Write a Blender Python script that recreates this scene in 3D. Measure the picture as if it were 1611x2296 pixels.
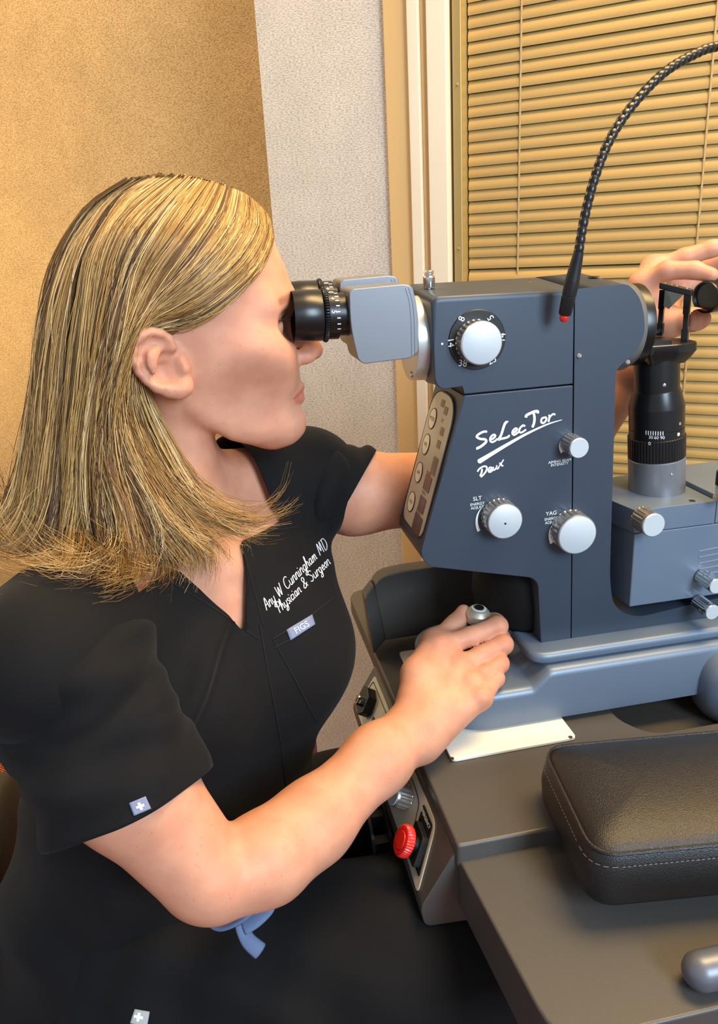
import bpy, bmesh, math, random
import numpy as np
from mathutils import Vector, Matrix
from mathutils.bvhtree import BVHTree

for o in list(bpy.data.objects):
    bpy.data.objects.remove(o, do_unlink=True)
SC = bpy.context.scene
COL = SC.collection
random.seed(7)
RNG = np.random.default_rng(11)

# ------------------------------------------------------------------ camera
F_PX, CX, CY = 1740.0, 805.5, 1148.0
PITCH, ROLL, CAM_H = math.radians(19.5), math.radians(3.2), 1.25
FWD = np.array([0, math.cos(PITCH), -math.sin(PITCH)])
R0 = np.array([1.0, 0, 0]); U0 = np.cross(R0, FWD)
UP = U0 * math.cos(ROLL) + R0 * math.sin(ROLL)
RIGHT = R0 * math.cos(ROLL) - U0 * math.sin(ROLL)
CAM = np.array([0, 0, CAM_H])
cd = bpy.data.cameras.new('camera'); cam = bpy.data.objects.new('camera', cd); COL.objects.link(cam)
cd.sensor_fit = 'VERTICAL'; cd.sensor_height = 36.0; cd.lens = F_PX / 2296.0 * 36.0
cd.clip_start = 0.02
cam.matrix_world = Matrix(((RIGHT[0], UP[0], -FWD[0], 0), (RIGHT[1], UP[1], -FWD[1], 0),
                           (RIGHT[2], UP[2], -FWD[2], CAM_H), (0, 0, 0, 1)))
SC.camera = cam

# ------------------------------------------------------------------ light and exposure
SC.view_settings.view_transform = 'Standard'; SC.view_settings.look = 'None'
SC.view_settings.exposure = 0.0; SC.view_settings.gamma = 1.0
SC.view_settings.use_curve_mapping = False
wd = bpy.data.worlds.new('room_ambience'); SC.world = wd; wd.use_nodes = True
wd.node_tree.nodes['Background'].inputs[0].default_value = (0.84, 0.91, 1.0, 1)
wd.node_tree.nodes['Background'].inputs[1].default_value = 0.60
def area(name, loc, target, size, power, col, sy=None):
    l = bpy.data.lights.new(name, 'AREA'); l.energy = power; l.color = col
    l.shape = 'RECTANGLE'; l.size = size; l.size_y = sy or size
    o = bpy.data.objects.new(name, l); COL.objects.link(o); o.location = loc
    o.rotation_euler = (Vector(target) - Vector(loc)).to_track_quat('-Z', 'Y').to_euler()
    return o
area('ceiling_panel_light', (0.70, 0.70, 2.5), (0.25, 0.72, 0.9), 0.6, 56, (1.0, 0.68, 0.30), 1.0)
area('ceiling_panel_light', (-0.85, 1.62, 2.5), (-0.75, 1.7, 0.9), 0.5, 17, (1.0, 0.76, 0.44), 0.4)
area('floor_lamp_light', (-1.45, 1.55, 1.25), (-0.9, 1.75, 0.95), 0.3, 9, (1.0, 0.76, 0.40), 0.3)
area('daylight_window_light', (1.05, -1.05, 1.85), (0.1, 0.8, 1.0), 0.7, 58, (0.66, 0.83, 1.0), 0.9)

# ------------------------------------------------------------------ machine frame: u along the instrument, v away from the camera, w up
YAW = math.radians(10)
MU = np.array([math.cos(YAW), math.sin(YAW), 0]); MV = np.array([-math.sin(YAW), math.cos(YAW), 0]); MW = np.array([0, 0, 1.0])
MO = MV * 0.728
def M(u, v, w): return MO + MU * u + MV * v + MW * w
def loc(p):
    p = np.asarray(p) - MO; return np.array([p @ MU, p @ MV, p @ MW])
def ray(x, y): return FWD + RIGHT * (x - CX) / F_PX - UP * (y - CY) / F_PX
def plane(x, y, p0, n):
    d = ray(x, y); return CAM + d * ((np.asarray(p0) - CAM) @ n) / (d @ n)
def onV(x, y, v): return loc(plane(x, y, MO + MV * v, MV))          # photo point -> (u, v, w) on the plane v
def onW(x, y, w): return loc(plane(x, y, MW * w, MW))
def onU(x, y, u): return loc(plane(x, y, MO + MU * u, MU))
def atD(x, y, d): return loc(CAM + ray(x, y) * d)                    # at distance d along the view axis
def uw(pts, v): return [tuple(onV(x, y, v)[[0, 2]]) for x, y in pts]

# ------------------------------------------------------------------ materials
MATS = {}
def srgb(r, g, b):
    f = lambda c: (c / 255 / 12.92) if c / 255 <= 0.04045 else ((c / 255 + 0.055) / 1.055) ** 2.4
    return (f(r), f(g), f(b), 1)
def mat(name, col, rough=0.5, metal=0.0, noise=0.0, nscale=200.0, bump=0.0, bscale=300.0, spec=0.5, coat=0.0, sub=0.0, stretch=None):
    if name in MATS: return MATS[name]
    m = bpy.data.materials.new(name); m.use_nodes = True; nt = m.node_tree; N = nt.nodes; L = nt.links
    b = N['Principled BSDF']; b.inputs['Base Color'].default_value = col
    b.inputs['Roughness'].default_value = rough; b.inputs['Metallic'].default_value = metal
    b.inputs['Specular IOR Level'].default_value = spec
    if coat: b.inputs['Coat Weight'].default_value = coat; b.inputs['Coat Roughness'].default_value = 0.15
    if sub:
        b.inputs['Subsurface Weight'].default_value = sub
        b.inputs['Subsurface Radius'].default_value = (1.0, 0.35, 0.2); b.inputs['Subsurface Scale'].default_value = 0.008
    if noise or bump:
        tc = N.new('ShaderNodeTexCoord'); src = tc.outputs['Object']
        if stretch:
            mp = N.new('ShaderNodeMapping'); mp.inputs['Scale'].default_value = stretch
            L.new(src, mp.inputs['Vector']); src = mp.outputs['Vector']
    if noise:
        n = N.new('ShaderNodeTexNoise'); n.inputs['Scale'].default_value = nscale; n.inputs['Detail'].default_value = 4
        L.new(src, n.inputs['Vector'])
        mx = N.new('ShaderNodeMix'); mx.data_type = 'RGBA'
        mx.inputs[6].default_value = tuple(c * (1 - noise) for c in col[:3]) + (1,)
        mx.inputs[7].default_value = tuple(min(1, c * (1 + noise)) for c in col[:3]) + (1,)
        L.new(n.outputs['Fac'], mx.inputs[0]); L.new(mx.outputs[2], b.inputs['Base Color'])
    if bump:
        n2 = N.new('ShaderNodeTexNoise'); n2.inputs['Scale'].default_value = bscale; n2.inputs['Detail'].default_value = 3
        L.new(src, n2.inputs['Vector'])
        bp = N.new('ShaderNodeBump'); bp.inputs['Strength'].default_value = bump; bp.inputs['Distance'].default_value = 0.001
        L.new(n2.outputs['Fac'], bp.inputs['Height']); L.new(bp.outputs['Normal'], b.inputs['Normal'])
    MATS[name] = m; return m

# ------------------------------------------------------------------ object helpers
BASE = {}                                     # thing name -> its base point in (u, v, w)
def tag(o, label, cat, group=None):
    o['label'] = label; o['category'] = cat
    if group: o['group'] = group
    return o
def thing(name, label, cat, base=(0, 0, 0), group=None):
    e = bpy.data.objects.new(name, None); COL.objects.link(e); e.empty_display_size = 0.02
    e.location = Vector(M(*base)); e.rotation_euler = (0, 0, YAW)
    BASE[e.name] = np.array(base, float); return tag(e, label, cat, group)
def build(name, verts, faces, m, parent=None, smooth=35, world=False):
    """one mesh object; verts in (u,v,w) unless world, stored relative to the base of its thing"""
    v = np.asarray(verts, float).reshape(-1, 3)
    me = bpy.data.meshes.new(name)
    root = parent
    while root is not None and root.name not in BASE and root.parent is not None: root = root.parent
    if world: pass
    elif root is not None and root.name in BASE: v = v - BASE[root.name]
    else: v = MO + v[:, :1] * MU + v[:, 1:2] * MV + v[:, 2:] * MW
    me.from_pydata(v.tolist(), [], [list(map(int, f)) for f in faces]); me.update()
    bm = bmesh.new(); bm.from_mesh(me); bmesh.ops.recalc_face_normals(bm, faces=bm.faces); bm.to_mesh(me); bm.free()
    o = bpy.data.objects.new(name, me); COL.objects.link(o)
    if m: me.materials.append(m)
    if parent is not None: o.parent = parent
    if smooth:
        me.polygons.foreach_set('use_smooth', [True] * len(me.polygons))
        if smooth < 180: me.set_sharp_from_angle(angle=math.radians(smooth))
    return o
def bevel(o, w, seg=3, ang=30):
    b = o.modifiers.new('bevel', 'BEVEL'); b.width = w; b.segments = seg; b.limit_method = 'ANGLE'; b.angle_limit = math.radians(ang)
    b.harden_normals = False
    o.data.polygons.foreach_set('use_smooth', [True] * len(o.data.polygons))
    wn = o.modifiers.new('normals', 'WEIGHTED_NORMAL'); wn.keep_sharp = False
    return o
def rounded(pts, r, n=5):
    """round the corners of a closed 2D polygon; r is one radius or one per corner"""
    out = []; k = len(pts)
    for i in range(k):
        rr = r[i] if isinstance(r, (list, tuple)) else r
        p = np.array(pts[i], float); a = np.array(pts[i - 1], float) - p; b = np.array(pts[(i + 1) % k], float) - p
        la, lb = np.linalg.norm(a), np.linalg.norm(b)
        if rr <= 0: out.append(tuple(p)); continue
        d = min(rr, la * 0.49, lb * 0.49); A = p + a / la * d; B = p + b / lb * d
        for t in np.linspace(0, 1, n + 1):
            q = (1 - t) ** 2 * A + 2 * t * (1 - t) * p + t * t * B; out.append(tuple(q))
    return out
def prism_mesh(poly, a0, a1, axis='v'):
    """closed 2D polygon extruded along an axis: axis v -> poly is (u, w); w -> (u, v); u -> (v, w)"""
    n = len(poly); V = []
    for a in (a0, a1):
        for p in poly:
            V.append({'v': (p[0], a, p[1]), 'w': (p[0], p[1], a), 'u': (a, p[0], p[1])}[axis])
    Fc = [list(range(n)), list(range(2 * n - 1, n - 1, -1))] + [[i, (i + 1) % n, n + (i + 1) % n, n + i] for i in range(n)]
    return V, Fc
def prism(name, poly, a0, a1, m, parent=None, axis='v', bev=0.0, seg=3, ang=30):
    V, Fc = prism_mesh(poly, a0, a1, axis); o = build(name, V, Fc, m, parent)
    if bev: bevel(o, bev, seg, ang)
    return o
def box(name, lo, hi, m, parent=None, bev=0.0, seg=3):
    return prism(name, [(lo[0], lo[1]), (hi[0], lo[1]), (hi[0], hi[1]), (lo[0], hi[1])], lo[2], hi[2], m, parent, 'w', bev, seg)
def frame_of(d):
    d = np.asarray(d, float); d = d / np.linalg.norm(d)
    a = np.array([0, 0, 1.0]) if abs(d[2]) < 0.9 else np.array([1.0, 0, 0])
    x = np.cross(a, d); x /= np.linalg.norm(x); return x, np.cross(d, x), d
def lathe_mesh(profile, c, d, n=40, mod=None):
    """profile [(h, r)] around direction d from point c; mod(theta, k) scales the radius of row k"""
    x, y, z = frame_of(d); c = np.asarray(c, float); V = []; Fc = []
    for k, (h, r) in enumerate(profile):
        for i in range(n):
            t = 2 * math.pi * i / n; rr = r * (mod(t, k) if mod else 1)
            V.append(c + z * h + x * rr * math.cos(t) + y * rr * math.sin(t))
    for k in range(len(profile) - 1):
        for i in range(n):
            j = (i + 1) % n; Fc.append([k * n + i, k * n + j, (k + 1) * n + j, (k + 1) * n + i])
    Fc.append(list(range(n))); Fc.append([(len(profile) - 1) * n + i for i in range(n)][::-1])
    return V, Fc
def lathe(name, profile, c, d, m, parent=None, n=40, mod=None, smooth=35):
    V, Fc = lathe_mesh(profile, c, d, n, mod); return build(name, V, Fc, m, parent, smooth)
def sweep_mesh(path, rad, n=8, flat=1.0):
    P = np.asarray(path, float); k = len(P); R = np.full(k, rad) if np.isscalar(rad) else np.asarray(rad, float)
    T = np.gradient(P, axis=0); T /= np.linalg.norm(T, axis=1)[:, None]
    x, y, _ = frame_of(T[0]); V = []; Fc = []
    for i in range(k):
        x = x - T[i] * (x @ T[i]); x /= np.linalg.norm(x); y = np.cross(T[i], x)
        for j in range(n):
            t = 2 * math.pi * j / n; V.append(P[i] + (x * math.cos(t) + y * math.sin(t) * flat) * R[i])
    for i in range(k - 1):
        for j in range(n):
            q = (j + 1) % n; Fc.append([i * n + j, i * n + q, (i + 1) * n + q, (i + 1) * n + j])
    Fc.append(list(range(n))); Fc.append([(k - 1) * n + j for j in range(n)][::-1])
    return V, Fc
def sweep(name, path, rad, m, parent=None, n=10, smooth=50, flat=1.0):
    V, Fc = sweep_mesh(path, rad, n, flat); return build(name, V, Fc, m, parent, smooth)
def spline(pts, n):
    """Catmull-Rom through pts, n samples"""
    P = np.asarray(pts, float); k = len(P); P = np.vstack([2 * P[0] - P[1], P, 2 * P[-1] - P[-2]])
    s = np.linspace(0, k - 1 - 1e-9, n); i = s.astype(int); t = (s - i)[:, None]
    a, b, c, d = P[i], P[i + 1], P[i + 2], P[i + 3]
    return 0.5 * (2 * b + (c - a) * t + (2 * a - 5 * b + 4 * c - d) * t ** 2 + (3 * b - a - 3 * c + d) * t ** 3)
def text_mesh(s, size, align='CENTER', extr=0.0):
    """flat lettering in the built-in typeface: (verts Nx2, faces)"""
    c = bpy.data.curves.new('txt', 'FONT'); c.body = s; c.size = size; c.align_x = align; c.align_y = 'CENTER'; c.resolution_u = 3
    o = bpy.data.objects.new('txt', c); COL.objects.link(o)
    dg = bpy.context.evaluated_depsgraph_get(); me = bpy.data.meshes.new_from_object(o.evaluated_get(dg))
    V = np.array([v.co[:] for v in me.vertices]); Fc = [list(p.vertices) for p in me.polygons]
    bpy.data.objects.remove(o, do_unlink=True); bpy.data.curves.remove(c); bpy.data.meshes.remove(me)
    return V, Fc
def lettering(name, s, size, origin, ex, ey, m, parent, lift=0.0003, align='CENTER'):
    V, Fc = text_mesh(s, size, align)
    o = np.asarray(origin, float); ex = np.asarray(ex, float); ey = np.asarray(ey, float); nz = np.cross(ex, ey)
    P = o + V[:, :1] * ex + V[:, 1:2] * ey + nz * lift
    return build(name, P, Fc, m, parent, smooth=0)
# ------------------------------------------------------------------ the room
WA = math.radians(28.0)
WT = np.array([math.cos(WA), -math.sin(WA), 0]); WN = np.array([-math.sin(WA), -math.cos(WA), 0])   # along the window wall, into the room
WP = np.array([-0.032, 1.347, 0.0])
WROT = Matrix(((WT[0], -WN[0], 0, WP[0]), (WT[1], -WN[1], 0, WP[1]), (0, 0, 1, 0), (0, 0, 0, 1)))     # local x along, y into the wall, z up
def wallbox(name, s0, s1, n0, n1, z0, z1, m, parent=None, bev=0.0, structure=False):
    """box in wall coordinates; n is the distance proud of the wall face"""
    V, Fc = prism_mesh([(s0, -n0), (s1, -n0), (s1, -n1), (s0, -n1)], z0, z1, 'w')
    o = build(name, V, Fc, m, parent, world=True)
    if parent is None: o.matrix_world = WROT
    if bev: bevel(o, bev, 2)
    if structure: o['kind'] = 'structure'
    return o
def fabric_wall(name, col, dark):
    m = bpy.data.materials.new(name); m.use_nodes = True; nt = m.node_tree; N = nt.nodes; L = nt.links; b = N['Principled BSDF']
    tc = N.new('ShaderNodeTexCoord'); mp = N.new('ShaderNodeMapping'); mp.inputs['Scale'].default_value = (230, 230, 620)
    L.new(tc.outputs['Object'], mp.inputs['Vector'])
    n = N.new('ShaderNodeTexNoise'); n.inputs['Scale'].default_value = 1.0; n.inputs['Detail'].default_value = 3; n.inputs['Roughness'].default_value = 0.65
    L.new(mp.outputs['Vector'], n.inputs['Vector'])
    n3 = N.new('ShaderNodeTexNoise'); n3.inputs['Scale'].default_value = 14.0; n3.inputs['Detail'].default_value = 2
    L.new(tc.outputs['Object'], n3.inputs['Vector'])
    cr = N.new('ShaderNodeValToRGB'); e = cr.color_ramp.elements
    e[0].position = 0.34; e[0].color = dark; e[1].position = 0.56; e[1].color = col
    L.new(n.outputs['Fac'], cr.inputs[0])
    mx = N.new('ShaderNodeMix'); mx.data_type = 'RGBA'; mx.blend_type = 'MULTIPLY'; mx.inputs[0].default_value = 0.25
    L.new(cr.outputs[0], mx.inputs[6]); L.new(n3.outputs['Fac'], mx.inputs[7]); L.new(mx.outputs[2], b.inputs['Base Color'])
    bp = N.new('ShaderNodeBump'); bp.inputs['Strength'].default_value = 0.5; bp.inputs['Distance'].default_value = 0.0012
    L.new(n.outputs['Fac'], bp.inputs['Height']); L.new(bp.outputs['Normal'], b.inputs['Normal'])
    b.inputs['Roughness'].default_value = 0.85; b.inputs['Specular IOR Level'].default_value = 0.2
    return m
M_WALL_LIT = fabric_wall('warm_lit_wallcovering', srgb(206, 174, 124), srgb(150, 116, 70))  # same covering as the pier, warm lamplight painted into its tan colour
M_WALLW = fabric_wall('pale_wallcovering', srgb(232, 222, 210), srgb(182, 166, 148))
M_CASE_LIT = mat('warm_lit_cream_casing', srgb(214, 176, 118), 0.5)  # cream paint again, with warm light on these faces mixed into the colour
M_CREAM = mat('cream_painted_frame', srgb(228, 214, 190), 0.4)
M_MAUVE = mat('mauve_vinyl_base', srgb(122, 74, 84), 0.5)
M_SLAT = mat('tan_blind_slat', srgb(180, 148, 90), 0.42, noise=0.04, nscale=500)
M_ALU = mat('olive_aluminium_frame', srgb(168, 146, 92), 0.4, 0.3)
M_DARKGAP = mat('dark_gap', srgb(22, 18, 14), 0.7)
M_CEIL = mat('ceiling_paint', srgb(235, 228, 214), 0.8)
def carpet():
    m = bpy.data.materials.new('orange_woven_carpet'); m.use_nodes = True; nt = m.node_tree; N = nt.nodes; L = nt.links; b = N['Principled BSDF']
    tc = N.new('ShaderNodeTexCoord'); mp = N.new('ShaderNodeMapping'); mp.inputs['Rotation'].default_value = (0, 0, 0.5); mp.inputs['Scale'].default_value = (1, 1, 1)
    L.new(tc.outputs['Object'], mp.inputs['Vector'])
    br = N.new('ShaderNodeTexBrick'); br.inputs['Scale'].default_value = 60; br.inputs['Mortar Size'].default_value = 0.07
    br.inputs['Color1'].default_value = srgb(176, 88, 36); br.inputs['Color2'].default_value = srgb(140, 66, 30); br.inputs['Mortar'].default_value = srgb(64, 26, 14)
    br.inputs['Brick Width'].default_value = 0.7; br.inputs['Row Height'].default_value = 0.4
    L.new(mp.outputs['Vector'], br.inputs['Vector']); L.new(br.outputs['Color'], b.inputs['Base Color'])
    bp = N.new('ShaderNodeBump'); bp.inputs['Strength'].default_value = 0.8; bp.inputs['Distance'].default_value = 0.003; bp.invert = True
    L.new(br.outputs['Fac'], bp.inputs['Height']); L.new(bp.outputs['Normal'], b.inputs['Normal'])
    b.inputs['Roughness'].default_value = 0.95; return m
def struct(o): o['kind'] = 'structure'; return o
struct(build('floor', [(-2.6, -1.9, 0), (2.2, -1.9, 0), (2.2, 3.2, 0), (-2.6, 3.2, 0), (-2.6, -1.9, -.05), (2.2, -1.9, -.05), (2.2, 3.2, -.05), (-2.6, 3.2, -.05)],
             [(0, 1, 2, 3), (7, 6, 5, 4), (0, 4, 5, 1), (1, 5, 6, 2), (2, 6, 7, 3), (3, 7, 4, 0)], carpet(), smooth=0, world=True))
ZTOP = 2.62
PIER0, PIER1, SWIN1 = -0.097, 0.123, 1.25
wallbox('wall_left', -2.4, PIER0 + 0.02, -0.34, -0.24, 0, ZTOP, M_WALL_LIT, structure=True)
wallbox('wall_pier', PIER0, PIER1 + 0.01, -0.34, 0.0, 0, ZTOP, M_WALLW, structure=True)
wallbox('wall_window_lower', PIER1 + 0.01, SWIN1 + 0.4, -0.34, 0.0, 0, 0.60, M_WALLW, structure=True)
wallbox('wall_window_upper', PIER1 + 0.01, SWIN1 + 0.4, -0.34, 0.0, 2.0, ZTOP, M_WALLW, structure=True)
wallbox('wall_window_right', SWIN1 + 0.1, SWIN1 + 0.4, -0.34, 0.0, 0.60, 2.0, M_WALLW, structure=True)
wallbox('baseboard_window', PIER0 - 0.002, SWIN1 + 0.4, 0.0, 0.012, 0, 0.11, M_MAUVE, bev=0.003, structure=True)
wallbox('baseboard_left', -2.4, PIER0, -0.24, -0.228, 0, 0.11, M_MAUVE, bev=0.003, structure=True)
struct(build('ceiling', [(-2.6, -1.9, ZTOP), (2.2, -1.9, ZTOP), (2.2, 3.2, ZTOP), (-2.6, 3.2, ZTOP), (-2.6, -1.9, ZTOP + .05), (2.2, -1.9, ZTOP + .05), (2.2, 3.2, ZTOP + .05), (-2.6, 3.2, ZTOP + .05)],
             [(0, 1, 2, 3), (7, 6, 5, 4), (0, 4, 5, 1), (1, 5, 6, 2), (2, 6, 7, 3), (3, 7, 4, 0)], M_CEIL, smooth=0, world=True))
# window: stepped casing, aluminium frame, pane
win = struct(bpy.data.objects.new('window_1', None)); COL.objects.link(win); win.matrix_world = WROT
for nm, s0, s1, n1, m in (('casing', .123, .163, .008, M_CASE_LIT), ('casing_bead', .163, .181, .016, M_CREAM), ('casing_groove', .181, .193, .010, M_CASE_LIT),
                          ('casing_stop', .193, .223, .018, M_CREAM)):
    wallbox(nm, s0, s1, -0.06, n1, 0.57, 2.02, m, win, bev=0.002)
wallbox('casing_joint', .223, .227, -0.06, -0.005, 0.60, 2.0, M_DARKGAP, win)
fr = wallbox('window_frame', .227, .2405, -0.06, 0.006, 0.60, 2.0, M_ALU, win, bev=0.0015)
for z in (0.90, 1.05, 1.225, 1.445, 1.65):
    V, Fc = lathe_mesh([(0, .0022), (.0008, .0020), (.0014, .001)], (.2345, -.006, z), (0, -1, 0), 10)
    build('rivet', V, Fc, M_ALU, fr, world=True)
wallbox('window_frame', SWIN1, SWIN1 + .1, -0.06, 0.006, 0.60, 2.0, M_ALU, win, bev=0.0015)
wallbox('window_sill', .123, SWIN1 + .1, -0.06, 0.03, 0.56, 0.60, M_CREAM, win, bev=0.004)
wallbox('window_pane', .24, SWIN1, -0.058, -0.054, 0.60, 2.0, mat('dark_window_glass', srgb(40, 30, 18), 0.1, spec=0.5), win)
# the blind: every slat its own piece
bl = bpy.data.objects.new('venetian_blind', None); COL.objects.link(bl); bl.matrix_world = WROT
tag(bl, 'closed tan venetian blind filling the window behind the instrument', 'blind')
wallbox('headrail', .243, SWIN1 - .003, -0.045, -0.012, 1.96, 1.995, M_SLAT, bl, bev=0.003)
PITCHS = 0.0161
def slat_mesh():
    a = []
    for k in range(7):
        t = k / 6.0; z = (t - 0.5) * 0.0178; n = -0.020 - 0.0026 * (2 * t - 1) + 0.0022 * (1 - (2 * t - 1) ** 2)
        a.append((n, z))
    pr = a + [(n - 0.0003, z) for n, z in a[::-1]]
    V = []
    for s in (.2425, SWIN1 - .003): V += [(s, -n, z) for n, z in pr]
    k = len(pr); Fc = [[i, (i + 1) % k, k + (i + 1) % k, k + i] for i in range(k)] + [list(range(k)), list(range(2 * k - 1, k - 1, -1))]
    return V, Fc
V, Fc = slat_mesh(); sl0 = build('slat', V, Fc, M_SLAT, bl, 60, world=True)
nsl = int((1.955 - 0.627) / PITCHS)
for i in range(nsl):
    o = sl0 if i == 0 else sl0.copy()
    if i: COL.objects.link(o); o.parent = bl
    o.location = (0, random.uniform(-.0004, .0004), 1.2350 + (i - 37) * PITCHS)
    o.rotation_euler = (random.uniform(-.04, .04), 0, 0)
    if i == 37 - 3: o.rotation_euler = (-.12, 0, 0); o.location.y -= .0015
    if i == 37 - 4: o.rotation_euler = (.10, 0, 0); o.location.y += .001
wallbox('bottom_rail', .243, SWIN1 - .003, -0.028, -0.012, 0.604, 0.618, M_SLAT, bl, bev=0.003)
for s in (0.3195, 0.565, 0.86, 1.12):
    wallbox('ladder_cord', s - .0011, s + .0011, -0.0164, -0.0156, 0.61, 1.97, mat('blind_cord', srgb(186, 160, 112), 0.9), bl)
# ------------------------------------------------------------------ instrument table
M_TABLE = mat('dark_grey_textured_plastic', srgb(74, 71, 68), 0.42, noise=0.06, nscale=900, bump=0.12, bscale=1600, spec=0.45)
M_TABLED = mat('shadow_grey_plastic', srgb(70, 66, 62), 0.5, noise=0.05, nscale=900)
M_BLACK = mat('matt_black_plastic', srgb(20, 20, 21), 0.42, spec=0.4)
M_BLACKM = mat('black_anodised_metal', srgb(26, 26, 27), 0.30, 0.35, spec=0.6)
M_PANEL = mat('slate_grey_paint', srgb(54, 64, 78), 0.42, 0.15, noise=0.05, nscale=1500, bump=0.06, bscale=2200, spec=0.45)
M_SILVER = mat('silver_blue_paint', srgb(104, 119, 138), 0.42, 0.25, noise=0.05, nscale=1800, spec=0.5)
M_SILVER2 = mat('light_silver_paint', srgb(126, 129, 135), 0.36, 0.5, noise=0.05, nscale=1800, spec=0.5)
M_STEEL = mat('brushed_aluminium', srgb(198, 198, 194), 0.28, 0.9, bump=0.03, bscale=800)
M_CAPF = mat('satin_aluminium_face', srgb(186, 194, 200), 0.45, 0.1, noise=0.03, nscale=1200)
M_CHROME = mat('polished_steel', srgb(215, 213, 208), 0.12, 1.0)
M_WHITEP = mat('white_plastic', srgb(244, 240, 224), 0.4)
M_INK = mat('white_print', srgb(238, 242, 242), 0.5)
M_DINK = mat('dark_print', srgb(60, 54, 44), 0.6)
M_PLATE = mat('warm_grey_faceplate', srgb(186, 180, 166), 0.45, 0.2)
M_RED = mat('red_plastic', srgb(214, 34, 28), 0.35, spec=0.6)
M_LEATHER = mat('black_leather', srgb(26, 25, 25), 0.36, bump=0.5, bscale=1000, spec=0.5)
M_STITCH = mat('grey_thread', srgb(92, 92, 94), 0.8)
ZT = 0.76
def loft(name, loops, m, parent=None, smooth=40):
    k = len(loops[0]); V = [p for l in loops for p in l]; Fc = []
    for i in range(len(loops) - 1):
        for j in range(k):
            q = (j + 1) % k; Fc.append([i * k + j, i * k + q, (i + 1) * k + q, (i + 1) * k + j])
    Fc.append(list(range(k))); Fc.append(list(range((len(loops) - 1) * k, len(loops) * k))[::-1])
    return build(name, V, Fc, m, parent, smooth)
tb = thing('instrument_table', 'dark grey wheeled instrument table with rounded edges under the laser', 'table', (0.55, 0, 0))
plan = rounded([(.157, -.224), (.93, -.224), (.93, -.126), (.395, -.126), (.376, -.095), (.376, .30), (.157, .30)], [.004, .01, .01, .02, .012, .01, .03])
prism('table_top', plan, 0.7355, ZT, M_TABLE, tb, 'w', .0155, 6, 40)
low = rounded([(.159, -.218), (.172, -.392), (.91, -.392), (.93, -.218)], [.004, .03, .03, .004])
prism('front_ledge', low, 0.690, 0.7425, M_TABLE, tb, 'w', .014, 5, 40)
prism('table_pan', rounded([(.20, -.205), (.90, -.205), (.90, -.12), (.62, .17), (.40, .29), (.20, .29)], .01), 0.690, 0.7345, M_TABLED, tb, 'w', .003)
prism('table_column', rounded([(.45, -.12), (.70, -.12), (.60, .08), (.45, .12)], .03), 0.07, 0.688, M_TABLED, tb, 'w', .004)
prism('table_foot', rounded([(.40, -.30), (.88, -.30), (.62, .15), (.40, .22)], .06), 0.06, 0.10, M_TABLED, tb, 'w', .01)
for uu, vv in ((.44, -.26), (.82, -.26), (.44, .17), (.60, .10)):
    lathe('caster', [(-.012, .004), (-.012, .026), (-.009, .03), (.009, .03), (.012, .026), (.012, .004)], (uu, vv, .03), (0, 1, 0), M_BLACK, tb, 24)
hx = np.concatenate([.286 - .013 * np.cos(np.linspace(0, math.pi / 2, 7)), np.linspace(.32, .68, 8), .71 + .013 * np.sin(np.linspace(0, math.pi / 2, 7))])
hr = np.concatenate([np.maximum(.0004, .0135 * np.sin(np.linspace(0, math.pi / 2, 7))), np.full(8, .0135), np.maximum(.0004, .0135 * np.cos(np.linspace(0, math.pi / 2, 7)))])
sweep('table_handle', [(x, -.374 - (x - .28) * .01, .7565) for x in hx], hr, mat('silver_grey_handle', srgb(98, 102, 112), 0.38, 0.3), tb, 16)
gp = prism('glide_plate', rounded([(.186, -.118), (.318, -.116), (.318, .10), (.186, .10)], .006), ZT + .0002, ZT + .0036, M_WHITEP, tb, 'w', .0008)
for p in ((1014, 1701), (1280, 1653)):
    q = onW(p[0], p[1], ZT + .0036)
    V, Fc = lathe_mesh([(0, .0022), (.0004, .0022), (.0006, .0012), (.0002, .0010)], q, (0, 0, 1), 14)
    build('screw', V, Fc, mat('dark_screw', srgb(88, 84, 78), 0.4, 0.7), gp)
# console along the doctor's edge
CA, CB = np.array([.1555, .746]), np.array([.1245, .694])
SL = CB - CA; SLn = SL / np.linalg.norm(SL); NRM = np.array([SLn[1], -SLn[0]])           # out of the slanted face (left and up)
NRM = NRM if NRM[0] < 0 else -NRM
def cface(t, v, h=0.0):
    """a point on the console face: t down the slope in metres, v along it, h out of it"""
    q = CA + SLn * t + NRM * h; return (q[0], v, q[1])
con = prism('console', rounded([(.172, .744), (.1555, .7465), (.1245, .694), (.128, .672), (.19, .668), (.19, .744)], [.002, .005, .006, .008, .004, .002]), -.219, .105, M_TABLE, tb, 'v', .003)
def slab(name, pts, h0, h1, m, parent, bev=0.0, f=None):
    """a thin plate on a face: pts [(t, v)]"""
    f = f or cface; n = len(pts); V = [f(t, v, h0) for t, v in pts] + [f(t, v, h1) for t, v in pts]
    Fc = [list(range(n)), list(range(2 * n - 1, n - 1, -1))] + [[i, (i + 1) % n, n + (i + 1) % n, n + i] for i in range(n)]
    o = build(name, V, Fc, m, parent)
    if bev: bevel(o, bev, 2)
    return o
CL = np.linalg.norm(SL)
fp = slab('console_faceplate', rounded([(.004, .088), (CL - .006, .088), (CL - .006, -.176), (CL - .004, -.206), (.004, -.176)], [.006, .006, .004, .006, .012]), .0003, .0016, M_PLATE, con)
dl = mat('dark_line', srgb(40, 36, 32), 0.5)
def cline(name, pts, r, m, parent, h=.0018, f=None):
    f = f or cface; sp = spline([f(t, v, h) for t, v in pts], 6 * len(pts)); return sweep(name, sp, r, m, parent, 5)
cline('panel_outline', [(.010, .08), (.010, .02), (.010, -.06), (.012, -.128), (.022, -.143), (.036, -.150), (.050, -.146), (.054, -.130)], .0006, dl, con)
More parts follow.
